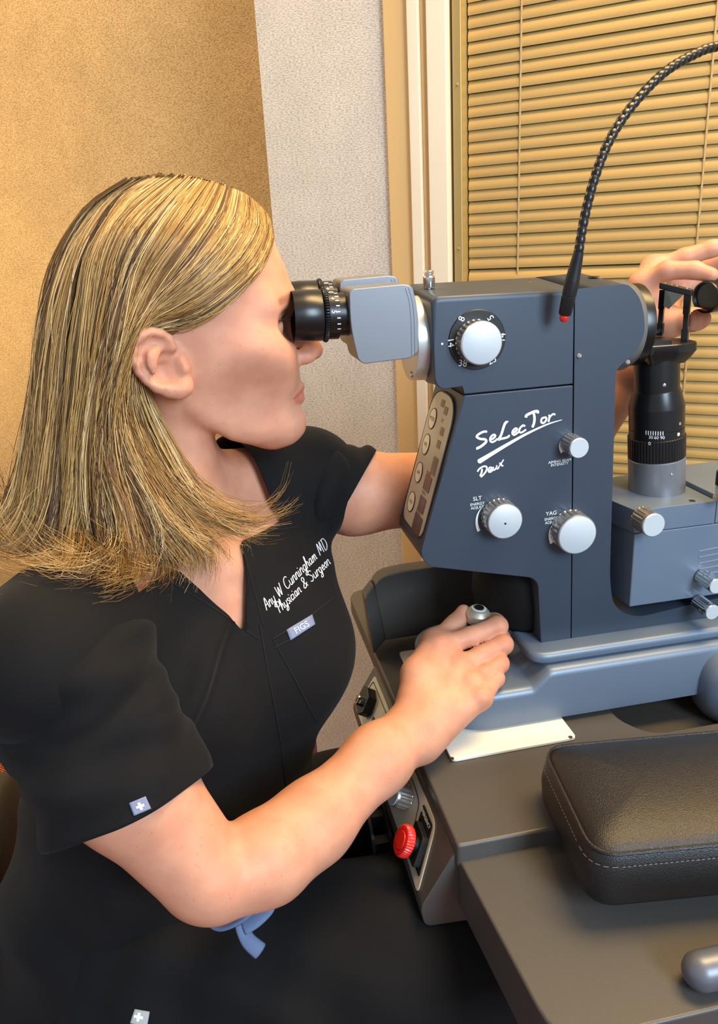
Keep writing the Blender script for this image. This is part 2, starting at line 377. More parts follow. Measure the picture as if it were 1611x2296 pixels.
cline('panel_outline', [(.054, -.130), (.055, -.05), (.055, .05), (.052, .082), (.03, .084), (.012, .082), (.010, .078)], .0006, dl, con)
kx = 40
def ringline(name, t0, v0, r, parent, f=None, hw=.0004, h=.0018, m=dl):
    f = f or cface; P = [f(t0 + r * math.cos(a), v0 + r * math.sin(a), h) for a in np.linspace(0, 2 * math.pi, 33)]
    return sweep(name, P, hw, m, parent, 5)
ringline('button_ring', .024, -.085, .0105, con)
def fluted_knob(name, c, d, R, L, parent, m=None, capm=None, n=18, depth=.09, capr=.93):
    """fluted metal knob with a turned face"""
    ns = n * 6
    md = lambda t, k: 1 - (depth * max(0.0, math.cos(n * t)) ** 0.6 if 1 < k < 6 else 0)
    o = lathe(name, [(0, R * .9), (L * .04, R), (L * .08, R), (L * .10, R), (L * .5, R), (L * .80, R), (L * .82, R), (L * .9, R), (L * .97, R * .97), (L * .985, R * .9)],
              c, d, m or M_STEEL, parent, ns, md, 30)
    dn = np.asarray(d, float) / np.linalg.norm(d)
    lathe('knob_face', [(0, R * capr), (L * .02, R * capr), (L * .035, R * capr * .97)], np.asarray(c) + dn * L * .985, d, capm or M_CAPF, o, 40)
    return o
cn3 = np.array([NRM[0], 0, NRM[1]])
fluted_knob('dimmer_knob', cface(.026, -.117, .0016), cn3, .0105, .017, tb, M_STEEL, None, 14, .07)
es = slab('emergency_backplate', rounded([(.008, -.144), (.047, -.164), (.047, -.197), (.008, -.174)], .003), .0016, .0026, M_BLACK, con)
lettering('emergency_lettering', 'EMERGENCY', .0048, cface(.012, -.160, .0027), (0, -1, 0), np.array([-SLn[0], 0, -SLn[1]]), M_INK, con)
slab('emergency_collar', rounded([(.018, -.156), (.044, -.166), (.044, -.192), (.018, -.182)], .004), .0026, .009, M_BLACK, con, .001)
lathe('emergency_stem', [(0, .0075), (.012, .0075)], cface(.031, -.175, .009), cn3, M_BLACK, con, 24)
eb = lathe('emergency_button', [(0, .0095), (.0008, .0142), (.0015, .0145), (.006, .0145), (.0078, .0135), (.0084, .012), (.0080, .0085), (.0088, .0080), (.0090, .004)],
           cface(.031, -.175, .016), cn3, M_RED, con, 72, lambda t, k: 1 - (.05 * (math.cos(36 * t) > 0) if 1 < k < 5 else 0))
slab('key_switch_collar', rounded([(.018, .078), (.04, .071), (.044, .053), (.034, .043), (.016, .049), (.012, .065)], .002), .0016, .013, M_BLACK, con, .001)
ks = lathe('key_switch', [(0, .0065), (.006, .0065), (.007, .0055)], cface(.029, .060, .013), cn3, M_CHROME, con, 24)
slab('key_slot', [(.026, .0605), (.032, .0605), (.032, .0595), (.026, .0595)], .0200, .0204, M_BLACK, con)
slab('indicator_lens', rounded([(.030, .035), (.040, .033), (.040, .025), (.030, .027)], .001), .0016, .0026, M_BLACK, con)
lettering('console_lettering', 'ON', .006, cface(.03, .010, .0018), (0, -1, 0), np.array([-SLn[0], 0, -SLn[1]]), M_DINK, con)
lettering('console_lettering', 'ILLUMINATION', .0042, cface(.016, -.100, .0018), (0, -1, 0), np.array([-SLn[0], 0, -SLn[1]]), M_DINK, con)
lettering('console_lettering', 'INTENSITY', .0042, cface(.021, -.100, .0018), (0, -1, 0), np.array([-SLn[0], 0, -SLn[1]]), M_DINK, con)
# black bracket hanging under the console
bk = [(.116, -.045, .715), (.108, -.05, .690), (.106, -.11, .665), (.112, -.135, .640), (.126, -.130, .636), (.128, -.05, .690)]
def bracket():
    o = []
    for x0 in (.104, .122):
        pl = rounded([(-.035, .694), (-.055, .702), (-.105, .676), (-.112, .655), (-.098, .648), (-.035, .674)], .004)
        V, Fc = prism_mesh(pl, x0, x0 + .003, 'u'); o.append((V, Fc))
    for vv, ww in ((-.045, .686), (-.07, .674), (-.095, .662)):
        V, Fc = prism_mesh([(.104, vv), (.125, vv), (.125, vv - .012), (.104, vv - .012)], ww - .012, ww + .006, 'w'); o.append((V, Fc))
    VV, FF = [], []
    for V, Fc in o:
        b = len(VV); VV += V; FF += [[b + i for i in f] for f in Fc]
    return build('cable_bracket', VV, FF, M_BLACK, tb)
bracket()
# ------------------------------------------------------------------ rear housing behind the hand
rh = thing('rear_housing', 'dark grey chamfered housing box at the far side of the table', 'housing', (.30, .16, ZT))
nb = [onV(865, 1436, .125), onV(839, 1315, .125), onV(858, 1293, .125), onV(905, 1281, .125)]
nf = [tuple(p[[0, 2]]) for p in nb] + [(.47, nb[3][2] + .002), (.47, nb[0][2] + .003)]
V, Fc = prism_mesh(rounded(nf, [.002, .012, .02, .03, .01, .002], 4), .125, .150, 'v')
hb_ = build('housing_body', V, Fc, M_TABLE, rh); bevel(hb_, .004, 3)
A0, A1 = onV(866, 1437, .1245), onV(840, 1312, .1245); B0, B1 = onV(839, 1469, .098), onV(819, 1341, .098)
back = np.array([.0, .024, 0])
V = [A0, A1, B1, B0, A0 + back, A1 + back, B1 + back, B0 + back]
wg = build('housing_wing', V, [(0, 1, 2, 3), (4, 7, 6, 5), (0, 4, 5, 1), (1, 5, 6, 2), (2, 6, 7, 3), (3, 7, 4, 0)], M_TABLE, rh); bevel(wg, .003, 3)
# ------------------------------------------------------------------ armrest pad
ap = thing('armrest_pad', 'black leather armrest pad with stitched piping on the table ledge', 'armrest', (.38, -.25, .7615))
pa = math.radians(-7)
def padp(x, y, z): return (.236 + x * math.cos(pa) - y * math.sin(pa), -.310 + x * math.sin(pa) + y * math.cos(pa), z)
def padloop(ins, z, r=.022, x1=.34, y1=.130):
    pts = rounded([(ins, ins), (x1 - ins, ins), (x1 - ins, y1 - ins), (ins, y1 - ins)], max(.002, r - ins * .5), 6)
    return [padp(x, y, z) for x, y in pts]
loft('pad_side', [padloop(-.001, .7616), padloop(-.004, .767), padloop(-.005, .785), padloop(-.002, .806), padloop(.0005, .8095), padloop(.003, .809)], M_LEATHER, ap, 60)
loft('pad_top', [padloop(.003, .8080), padloop(.0012, .8093), padloop(.004, .8120), padloop(.010, .8150), padloop(.02, .8180), padloop(.035, .8205), padloop(.055, .8215), padloop(.062, .8216)], M_LEATHER, ap, 80)
pl = padloop(-.0004, .8098); pl = pl + [pl[0]]
sweep('piping', pl, .0016, M_LEATHER, ap, 6)
st = padloop(-.0046, .8015); stc = 0
stp = []
for i in range(len(st)):
    a, b = np.array(st[i]), np.array(st[(i + 1) % len(st)]); n = max(1, int(np.linalg.norm(b - a) / .004))
    stp += [a + (b - a) * t / n for t in range(n)]
VV, FF = [], []
for i in range(0, len(stp) - 1):
    a = stp[i]; b = a + (stp[i + 1] - a) * .6
    if np.linalg.norm(b - a) < .0008: continue
    V, Fc = sweep_mesh([a, b], .00035, 4); k0 = len(VV); VV += V; FF += [[k0 + q for q in f] for f in Fc]
build('stitching', VV, FF, M_STITCH, ap)['kind'] = 'stuff'
# ------------------------------------------------------------------ cross-slide base with joystick
bs = thing('slit_lamp_base', 'silver blue cross-slide base carrying the laser, joystick at its front', 'instrument base', (.45, 0, ZT + .004))
BV = .084
def hw(u):
    r = .045
    return BV - r + math.sqrt(max(0, r * r - (max(0, .193 + r - u)) ** 2)) if u < .193 + r else BV
def btop(u): return .806 if u < .285 else (.806 + (u - .285) / .018 * .018 if u < .303 else .824)
us = sorted(set([.1935, .195, .198, .203, .210, .218, .228, .238, .27, .2835, .286, .290, .297, .301, .304, .31, .5, .8]))
loops = []
for u in us:
    h, t, b = hw(u), btop(u), .0085
    loops.append([(u, -h, .7665), (u, -h, t - b), (u, -h + b * .08, t - b * .6), (u, -h + b * .3, t - b * .26), (u, -h + b * .62, t - b * .06), (u, -h + b, t), (u, -h + b + .004, t), (u, h - b - .004, t), (u, h - b, t), (u, h - b * .6, t - b * .1), (u, h - b * .1, t - b * .6), (u, h, t - b), (u, h, .7665)])
bb = loft('base_casting', loops, M_SILVER, bs, 50)
prism('base_shoe', rounded([(.205, -.06), (.75, -.06), (.75, .06), (.205, .06)], .01), ZT + .0038, .768, M_BLACK, bs, 'w')
# wheel bulge on the near side
def bulge():
    V, Fc = [], []; n, k = 28, 12; c = np.array([.520, -.082, .775]); r = np.array([.048, .034, .046])
    for i in range(k + 1):
        p = math.pi * i / k
        for j in range(n):
            a = 2 * math.pi * j / n
            d = np.array([math.sin(p) * math.cos(a), -math.cos(p), math.sin(p) * math.sin(a)])
            d = np.sign(d) * np.abs(d) ** .75; V.append(c + d * r)
    for i in range(k):
        for j in range(n):
            q = (j + 1) % n; Fc.append([i * n + j, i * n + q, (i + 1) * n + q, (i + 1) * n + j])
    return build('wheel_cover', V, Fc, M_SILVER, bs, 180)
bulge()
prism('turntable', rounded([(.287, -.074), (.80, -.074), (.80, .074), (.287, .074)], [.02, .01, .01, .02]), .8243, .8375, M_SILVER, bs, 'w', .0055, 4)
# joystick
jb, jt = np.array([.247, .0, .806]), onV(1072, 1381, -.004)
jt = np.array([jt[0], -.004, jt[2]]); jd = (jt - jb) / np.linalg.norm(jt - jb)
js = lathe('joystick', [(0, .021), (.003, .021), (.006, .017), (.012, .010), (.020, .0095), (np.linalg.norm(jt - jb) - .004, .0105)], jb, jd, M_BLACK, bs, 32)
jh = lathe('joystick_head', [(-.006, .0105), (-.0055, .0132), (-.001, .0136), (-.0008, .0130), (.0005, .0130), (.0007, .0138), (.004, .0138), (.008, .0105), (.0095, .0085), (.0097, .0075)], jt, jd, mat('satin_steel', srgb(196, 188, 170), .38, .6), js, 40)
lathe('button_ring', [(.0090, .0082), (.0100, .0080), (.0101, .0070)], jt, jd, mat('pale_ring', srgb(222, 220, 210), .4), js, 28)
lathe('trigger_button', [(.0095, .0056), (.0112, .0054), (.0120, .004)], jt, jd, M_BLACK, js, 24)
# ------------------------------------------------------------------ laser head, column and panel
NV = .05
ls = thing('laser_slit_lamp', 'slate grey ophthalmic laser head on a column with printed panel and silver knobs', 'laser', (.36, 0, .8378))
def shell(name, pts, rads, top_px, r, far, parent):
    """painted shell: outline on the near side, its upper long edge rolled over with radius r"""
    pl_ = rounded(pts, rads, 6); o = prism(name, pl_, -NV, far, M_PANEL, parent, 'v')
    me = o.data; me.update(); n = len(pl_); bw = me.attributes.new('bevel_weight_edge', 'FLOAT', 'EDGE'); vals = np.zeros(len(me.edges))
    for e in me.edges:
        a, b = e.vertices; 
        if (a < n) != (b < n): continue
        pa_, pb_ = pl_[a % n], pl_[b % n]; mid = ((pa_[0] + pb_[0]) / 2, (pa_[1] + pb_[1]) / 2)
        vals[e.index] = 1.0 if mid[1] > top_px else .18
    bw.data.foreach_set('value', vals)
    for v_ in me.vertices:                                                # the roof rises a little towards the far side
        if v_.index >= n and pl_[v_.index - n][1] > top_px: v_.co.z += .007
    b_ = o.modifiers.new('bevel', 'BEVEL'); b_.limit_method = 'WEIGHT'; b_.width = r; b_.segments = 5
    wn = o.modifiers.new('normals', 'WEIGHTED_NORMAL'); return o
FARV = .040
shell('optics_housing', uw([(968, 666), (1289.3, 648), (1286.3, 861), (1041, 884.5), (1037, 867), (990, 874), (976, 858)], -NV), [.008, 0, 0, 0, .001, .006, .006], onV(1100, 700, -NV)[2], .011, FARV, ls)
fpo = rounded(uw([(1042, 887), (1286, 864), (1281, 1441.5), (1214, 1443), (1207.5, 1310), (1195, 1296), (962, 1271), (942, 1245)], -NV), [.001, 0, 0, .001, .006, .006, .010, .008])
prism('front_panel', fpo, -NV, FARV, M_PANEL, ls, 'v', .0022, 3, 25)
rc_ = (uw([(1290.5, 648), (1408, 636), (1434, 662), (1446, 705), (1447, 748), (1430, 785), (1400, 812), (1382, 830), (1368, 1300), (1376, 1362), (1425, 1386), (1611, 1341)], -NV) + [(.80, .880), (.80, .8378)] +
             uw([(1282.5, 1441)], -NV), [0, .006, .012, .02, .02, .02, .012, .012, .02, .025, .02, 0, .002, .002, 0])
shell('column', rc_[0], rc_[1], onV(1400, 690, -NV)[2], .011, FARV, ls)
lathe('pivot_drum', [(0, .050), (.006, .056), (.03, .060), (.06, .058), (.078, .05), (.08, .03)], (.318, .022, .8377), (0, 0, 1), mat('soft_black_rubber', srgb(12, 12, 12), 0.7, spec=0.2), ls, 40)
# objective lens ring at the right-hand end
oc_ = onV(1445, 728, 0); oc_ = np.array([.398, 0, 1.153])
ob = lathe('objective_ring', [(-.01, .044), (.004, .044), (.010, .041), (.012, .040)], oc_, (1, 0, -.02), mat('grey_metal_ring', srgb(120, 124, 128), 0.35, 0.6), ls, 48)
lathe('objective_rim', [(.011, .0395), (.014, .0402), (.021, .0402), (.022, .039)], oc_, (1, 0, -.02), M_BLACKM, ob, 48)
for px, py in ((1299, 798), (1408, 812)):
    q = onV(px, py, -NV); lathe('screw', [(0, .0024), (.0008, .0024), (.0014, .0014), (.0008, .0010)], q, (0, -1, 0), M_CHROME, ls, 16)
q = onV(1250, 638, 0); lathe('screw', [(0, .004), (.0015, .0036), (.002, .002)], (.311, .012, 1.1985), (0, 0, 1), M_CHROME, ls, 16)
lathe('screw_recess', [(0, .0055), (.0006, .0055)], (.372, .0, 1.2015), (.05, 0, 1), M_BLACK, ls, 20)
# slanted control plate
fa, fb = onV(1037, 893, -NV), onV(944, 1243, -NV)
FA, FB = fa[[0, 2]], fb[[0, 2]]; FD = (FB - FA); FL = np.linalg.norm(FD); FD /= FL; FN = np.array([FD[1], -FD[0]]); FN = FN if FN[0] < 0 else -FN
def pf(t, v, h=0.0):
    q = FA + FD * t + FN * h; return (q[0], v, q[1])
cp = slab('control_plate', rounded([(.004, -.042), (FL - .012, -.042), (FL - .012, .032), (.004, .032)], [.03, .014, .014, .03], 8), .0002, .0011, M_PLATE, ls, f=pf)
po = rounded([(.003, -.0435), (FL - .0105, -.0435), (FL - .0105, .0335), (.003, .0335)], [.03, .014, .014, .03], 8)
sweep('plate_outline', [pf(t, v, .0006) for t, v in po + po[:1]], .0005, dl, cp, 5)
for i, t in enumerate((.033, .060, .090, .122)):
    el = [(t + .0105 * math.cos(a), .013 + .0105 * math.sin(a)) for a in np.linspace(0, 2 * math.pi, 28, endpoint=False)]
    bt = slab('panel_button', el, .0011, .0018, mat('pale_button', srgb(224, 216, 196), 0.5), cp, f=pf)
    sweep('button_rim', [pf(a, b, .0016) for a, b in el + el[:1]], .0005, dl, cp, 5)
    lettering('button_lettering', ('MODE', 'FIRE', 'AIM', 'YAG')[i], .0052, pf(t, .013, .0019), (0, -1, 0), (-FD[0], 0, -FD[1]), M_DINK, cp)
M_LCD = mat('dark_display', srgb(44, 24, 18), 0.15, spec=0.6); M_LED = mat('grey_indicator', srgb(120, 110, 94), 0.3)
for (t0, t1, v0, v1, m) in ((.012, .020, .004, -.006, M_LED), (.017, .026, -.010, -.020, M_LED), (.040, .049, -.014, -.024, M_LED), (.055, .064, -.014, -.024, M_LED),
                            (.074, .094, -.016, -.030, M_LED), (.098, .116, -.006, -.026, M_LCD), (.124, .142, -.006, -.026, M_LCD), (.146, .168, -.004, -.030, M_LCD)):
    t0, t1, v0, v1 = t0 * .86, t1 * .86, v0 - .004, v1 - .004; slab('display_window', rounded([(t0, v0), (t1, v0), (t1, v1), (t0, v1)], .001, 2), .0011, .0016, m, cp, f=pf)
for t, s_ in ((.029, 'SLT'), (.0825, 'PULSES'), (.103, '- DUR +'), (.1238, 'ENERGY'), (.149, 'mJ')):
    lettering('plate_lettering', s_, .0045, pf(t, -.017, .0013), (0, -1, 0), (-FD[0], 0, -FD[1]), M_DINK, cp)
# magnification dial
EX, EZ, VM = np.array([1.0, 0, 0]), np.array([0, 0, 1.0]), np.array([0, -1.0, 0])
dc = onV(1070, 762, -NV)
dd = lathe('magnification_disc', [(0, .0268), (.0006, .0268), (.0012, .0262)], dc, VM, M_BLACK, ls, 64)
kc = onV(1081, 770, -NV - .017); kc = np.array([kc[0], -NV - .0012, kc[2]])
fluted_knob('magnification_knob', kc, VM, .0195, .016, ls, None, None, 26, .05)
for s_, px, py, rot in (('8', 1036, 715, 65), ('5', 1101, 712, -60 + 180), ('14', 1011, 768, -85), ('14', 1127, 757, 85), ('38', 1038, 815, -10), ('25', 1104, 808, 25)):
    a = math.radians(rot); q = onV(px, py, -NV - .0013)
    lettering('dial_number', s_, .0085, q, EX * math.cos(a) + EZ * math.sin(a), -EX * math.sin(a) + EZ * math.cos(a), M_INK, dd)
q = onV(992, 771, -NV); lathe('index_dot', [(0, .0010), (.0002, .0010)], q, VM, M_INK, ls, 12)
# energy and aiming knobs with printed arcs
def arc_mark(cx, cy, r, a0, a1, wmax, parent):
    """tapered printed crescent around a photo point"""
    n = 14; V = []
    for i in range(n + 1):
        t = i / n; a = math.radians(a0 + (a1 - a0) * t); w_ = wmax * (t ** .8) + .4
        for rr in (r, r + w_): V.append(onV(cx + rr * math.cos(a), cy + rr * math.sin(a), -NV - .0003))
    build('arc_mark', V, [(2 * i, 2 * i + 1, 2 * i + 3, 2 * i + 2) for i in range(n)], M_INK, parent, 0)
def panel_knob(name, capx, capy, rpx, L, n):
    c = onV(capx, capy, -NV - L); R = rpx / F_PX * ((M(*c) - CAM) @ FWD)
    return fluted_knob(name, (c[0], -NV, c[2]), VM, R, L, ls, None, None, n, .055)
k1 = panel_knob('energy_knob', 1134, 1170, 42, .019, 24); arc_mark(1118, 1166, 46, 216, 150, 7, k1)
c_ = onV(1134, 1174, -NV - .0197); lathe('set_screw_hole', [(0, .0010), (.0003, .0010)], c_, VM, M_BLACK, k1, 12)
k2 = panel_knob('energy_knob', 1296, 1200, 47, .019, 24); arc_mark(1280, 1196, 44, 216, 152, 7, k2)
k3 = panel_knob('aiming_knob', 1300, 1005, 24, .021, 18); arc_mark(1280, 999, 22, 238, 140, 5, k3)
sl_ = (onV(1280, 1128, -NV) - onV(1060, 1140, -NV)); 
def plab(s_, px, py, size, rot=2.0):
    a = math.radians(rot); q = onV(px, py, -NV - .0003)
    lettering('panel_lettering', s_, size, q, EX * math.cos(a) + EZ * math.sin(a), -EX * math.sin(a) + EZ * math.cos(a), M_INK, ls, .0001)
plab('SLT', 1071, 1118, .0058); plab('ENERGY', 1071, 1130, .0039); plab('ADJUST', 1071, 1138, .0039)
plab('YAG', 1237, 1151, .0058); plab('ENERGY', 1237, 1163, .0039); plab('ADJUST', 1237, 1171, .0039)
plab('AIMING BEAM', 1256, 1034, .0038); plab('INTENSITY', 1255.5, 1041, .0038)
# brush-script lettering drawn as strokes of varying width
def brush(name, strokes, parent, v=-NV - .0003):
    VV, FF = [], []
    for pts, w0, w1 in strokes:
        P = spline([(x, y) for x, y in pts], 8 * len(pts)); T = np.gradient(P, axis=0); T /= np.linalg.norm(T, axis=1)[:, None] + 1e-9
        Nn = np.stack([-T[:, 1], T[:, 0]], 1); ww = np.linspace(w0, w1, len(P)) * .58
        ww = ww * np.clip(np.minimum(np.arange(len(P)), np.arange(len(P))[::-1]) / 2.0 + .45, 0, 1)
        b = len(VV)
        for p, n, w_ in zip(P, Nn, ww): VV.append(onV(*(p + n * w_), v)); VV.append(onV(*(p - n * w_), v))
        FF += [(b + 2 * i, b + 2 * i + 1, b + 2 * i + 3, b + 2 * i + 2) for i in range(len(P) - 1)]
        v -= .00001
    return build(name, VV, FF, M_INK, parent, 0)
def zz(pts): return [(880 + x / 2.983, 850 + y / 2.984) for x, y in pts]
SEL = [(zz([(636, 352), (612, 352), (580, 368), (566, 386), (590, 400), (622, 404), (628, 420), (600, 446), (572, 462), (562, 462)]), 4.2, 5.2),
       (zz([(658, 406), (680, 394), (690, 378), (678, 372), (660, 388), (655, 410), (668, 422), (690, 412), (706, 398)]), 4, 3.6),
       (zz([(768, 282), (752, 304), (740, 340), (728, 376), (712, 404), (726, 400), (756, 394), (776, 386), (786, 374)]), 5, 4),
       (zz([(778, 284), (762, 286), (748, 300)]), 2.5, 3),
       (zz([(806, 362), (826, 350), (836, 334), (824, 330), (808, 346), (804, 364), (816, 374), (836, 362), (848, 352)]), 4, 3.4),
       (zz([(890, 316), (876, 310), (856, 328), (850, 350), (862, 358), (884, 346), (896, 336)]), 4, 3.4),
       (zz([(894, 258), (900, 242), (930, 226), (956, 216), (974, 216), (972, 230)]), 5.4, 5),
       (zz([(946, 224), (952, 254), (950, 290), (938, 324)]), 4.6, 5),
       (zz([(1022, 256), (1002, 264), (998, 288), (1012, 294), (1030, 276), (1030, 258), (1018, 256)]), 3.8, 3.8),
       (zz([(1046, 240), (1052, 246), (1050, 266), (1046, 288)]), 3.4, 3.6), (zz([(1050, 266), (1062, 246), (1078, 234), (1092, 238)]), 3.0, 3.8),
       (zz([(574, 556), (640, 516), (760, 444), (900, 366), (1040, 302), (1138, 272)]), 9.5, 1.2)]
brush('brand_lettering', SEL, ls)
DEU = [(zz([(602, 600), (598, 626), (588, 650)]), 3.6, 3.6),
       (zz([(570, 620), (584, 600), (612, 584), (632, 588), (630, 612), (610, 640), (592, 656)]), 3.2, 3.4),
       (zz([(646, 616), (660, 606), (664, 592), (652, 592), (644, 608), (648, 622), (664, 618), (676, 604)]), 3, 2.8),
       (zz([(676, 586), (676, 604), (684, 608), (698, 590), (700, 576), (698, 598), (708, 598), (716, 584)]), 3, 2.8),
       (zz([(716, 562), (728, 566), (734, 580), (744, 578)]), 2.8, 2.6), (zz([(746, 538), (732, 560), (716, 582)]), 2.4, 2.4)]
brush('model_lettering', DEU, ls)
# ------------------------------------------------------------------ binocular tube
fl = np.array([.190, 0, 1.156])
bt_ = lathe('binocular_flange', [(-.006, .034), (-.005, .0385), (.004, .0395), (.014, .0395), (.016, .036)], fl, (1, 0, 0), mat('bright_silver_paint', srgb(205, 206, 204), 0.32, 0.6), ls, 56)
lathe('flange_collar', [(.013, .043), (.02, .045), (.03, .045)], fl, (1, 0, 0), M_PANEL, ls, 56)
for du, dv, dw in ((.188, -.02, 1.1195),):
    q = onV(940, 838, -.012); s0 = lathe('thumb_screw', [(0, .0012), (.007, .0012), (.0072, .0032), (.0088, .0032)], (q[0], -.012, q[2]), (-1, 0, 0), M_CHROME, bt_, 16)
ts = onV(963, 655, -.0); 
lk = lathe('lock_screw', [(0, .002), (.004, .002), (.0042, .0052), (.005, .0056), (.0135, .0056), (.0145, .0048), (.0148, .0040), (.0165, .0040), (.0170, .0046), (.0188, .0046), (.0195, .0038)], (ts[0], 0, ts[2]), (0, 0, 1), M_CHROME, ls, 30)
def tube_housing(vc, name):
    px = [(783, 655), (790, 648), (905, 637), (925, 641), (938, 700), (939, 790), (920, 803), (815, 816), (803, 806), (786, 735)]
    base = [(p[0] + (.004 if vc > 0 else 0), p[1] + (.0045 if vc > 0 else 0)) for p in uw(px, -.032 - .024)]
    V, Fc = prism_mesh(rounded(base, [.003, .004, .004, .006, .02, .008, .004, .005, .006, .02], 4), vc - .0225, vc + .0225, 'v')
    o = build(name, V, Fc, M_SILVER2, ls); bevel(o, .0065, 5, 40)
    return o
for vc in (-.0345, .0345):
    o = tube_housing(vc, 'prism_housing')
    # end groove lines
    for du in (.0, .0028):
        ring = [(p[0] + (.004 if vc > 0 else 0), p[1] + (.0045 if vc > 0 else 0)) for p in uw([(x + du * 2600, y) for x, y in spline([(909, 646), (918, 680), (922, 730), (923, 798)], 16)], -.0565)]
        sweep('housing_groove', [(p[0], vc - .02250, p[1]) for p in ring], .00022, dl, o, 5)
    ec = onV(715, 705, -.032)
    e0 = np.array([onV(656, 706, -.032)[0] + (.006 if vc > 0 else 0), vc * .93, onV(715, 705, -.032)[2] + (.0045 if vc > 0 else 0)])
    ax = (1, 0, -.03)
    ey = lathe('eyepiece', [(.004, .0165), (.001, .0185), (.0, .0205), (.0, .0215), (.0075, .0222), (.0245, .0222), (.0255, .0215), (.0257, .0205)], e0, ax, M_BLACKM, ls, 56)
    lathe('eyepiece_lens', [(.004, .0166), (.0045, .0160), (.005, .010)], e0, ax, mat('coated_lens', srgb(30, 22, 34), 0.05, spec=0.8), ey, 40)
    lathe('focus_ring', [(.0257, .0205), (.0262, .0228), (.0275, .0236), (.0292, .0236), (.0300, .0226), (.0302, .020)], e0, ax, M_BLACKM, ey, 180, lambda t, k: 1 - (.045 * (math.cos(60 * t) > 0.2) if 0 < k < 5 else 0), 25)
    lathe('diopter_scale', [(.0302, .0205), (.0304, .0212), (.0395, .0212), (.0397, .0200)], e0, ax, M_BLACKM, ey, 56)
    lathe('eyepiece_barrel', [(.0397, .0186), (.058, .0186), (.075, .0186)], e0, ax, M_BLACKM, ey, 56)
    lathe('eyepiece_seat', [(.0555, .0205), (.0565, .0215), (.062, .0215)], e0, ax, M_BLACKM, ey, 48)
    x_, y_, z_ = frame_of(ax)
    def cyl(ang, h, r=.02128):
        """point on the scale drum: angle from straight at the camera, upward positive"""
        a = math.radians(ang); return np.array(e0) + z_ * h + np.array([0, -math.cos(a), 0]) * r + (np.array([0, 0, math.sin(a)])) * r
    for i, a in enumerate((62, 50, 38, 25, 11, -3, -17, -30)):
        h0, h1 = (.0362, .0392)
        p0, p1 = cyl(a - 1.2, h0), cyl(a + 1.2, h0); p2, p3 = cyl(a + 1.2, h1), cyl(a - 1.2, h1)
        build('scale_tick', [p0, p1, p2, p3], [(0, 1, 2, 3)], M_INK, ey, 0)
    for s_, a in (('5', 11), ('+', 44), ('0', 66)):
        up = cyl(a + 1, .033) - cyl(a - 1, .033); up /= np.linalg.norm(up)
        lettering('scale_number', s_, .0062, cyl(a, .0338, .0214), -up, z_, M_INK, ey, .0001)
# ------------------------------------------------------------------ illumination tower
tw = thing('illumination_tower', 'slit illumination tower with black lens barrel and prism frame', 'slit lamp tower', (.459, 0, .88))
ab = onV(1473, 1125, 0); at_ = onV(1473, 760, 0); ta = (at_ - ab) / np.linalg.norm(at_ - ab); HT = np.linalg.norm(at_ - ab)
def hh(y): return (onV(1473, y, 0) - ab) @ ta
R1 = .0292
lathe('lamp_sleeve', [(-.012, R1), (hh(1022) - .001, R1), (hh(1022), R1 * .97)], ab, ta, M_SILVER2, tw, 56)
lathe('filter_ring', [(hh(1022), R1 * .96), (hh(1021), R1 * 1.0), (hh(975), R1 * 1.0), (hh(974), R1 * .97)], ab, ta, M_BLACKM, tw, 220, lambda t, k: 1 - .018 * (math.cos(55 * t) > .3), 25)
sr = lathe('scale_ring', [(hh(974), R1 * .955), (hh(957), R1 * .955), (hh(956.5), R1 * .94), (hh(955), R1 * .955), (hh(910), R1 * .955), (hh(908), R1 * .955), (hh(872), R1 * .80), (hh(871), R1 * .77)], ab, ta, M_BLACKM, tw, 56, None, 20)
br_ = lathe('aperture_barrel', [(hh(872), R1 * .775), (hh(795), R1 * .775), (hh(790), R1 * .77)], ab, ta, M_BLACKM, tw, 56)
xa, ya, za = frame_of(ta)
def tcyl(ang, h, r):
    a = math.radians(ang); return ab + ta * h + np.array([math.sin(a), -math.cos(a), 0]) * r
for i, a in enumerate(np.linspace(-52, -18, 8)):
    r = R1 * .958; h0, h1 = hh(962), hh(953)
    build('scale_tick', [tcyl(a - .8, h0, r), tcyl(a + .8, h0, r), tcyl(a + .8, h1, r), tcyl(a - .8, h1, r)], [(0, 1, 2, 3)], M_INK, sr, 0)
for s_, a in (('30', -42), ('60', -31), ('90', -19)):
    t_ = tcyl(a + 1, 0, R1) - tcyl(a - 1, 0, R1); lettering('scale_number', s_, .0046, tcyl(a, hh(967), R1 * .96), t_ / np.linalg.norm(t_), ta, M_INK, sr, .0001)
t_ = tcyl(-43, 0, R1) - tcyl(-45, 0, R1); lettering('scale_number', '0', .0052, tcyl(-44, hh(980), R1 * 1.005), t_ / np.linalg.norm(t_), ta, M_INK, sr, .0001)
for a, y_, r, m in ((18, 963, R1 * .957, M_INK), (22, 940, R1 * .957, M_CHROME), (0, 1047, R1, M_CHROME), (-12, 855, R1 * .777, M_CHROME), (-48, 1112, R1, M_CHROME)):
    d_ = np.array([math.sin(math.radians(a)), -math.cos(math.radians(a)), 0]); lathe('grub_screw', [(-.0004, .0018), (.0004, .0018), (.0006, .001), (.0001, .0008)], tcyl(a, hh(y_), r), d_, m, tw, 14)
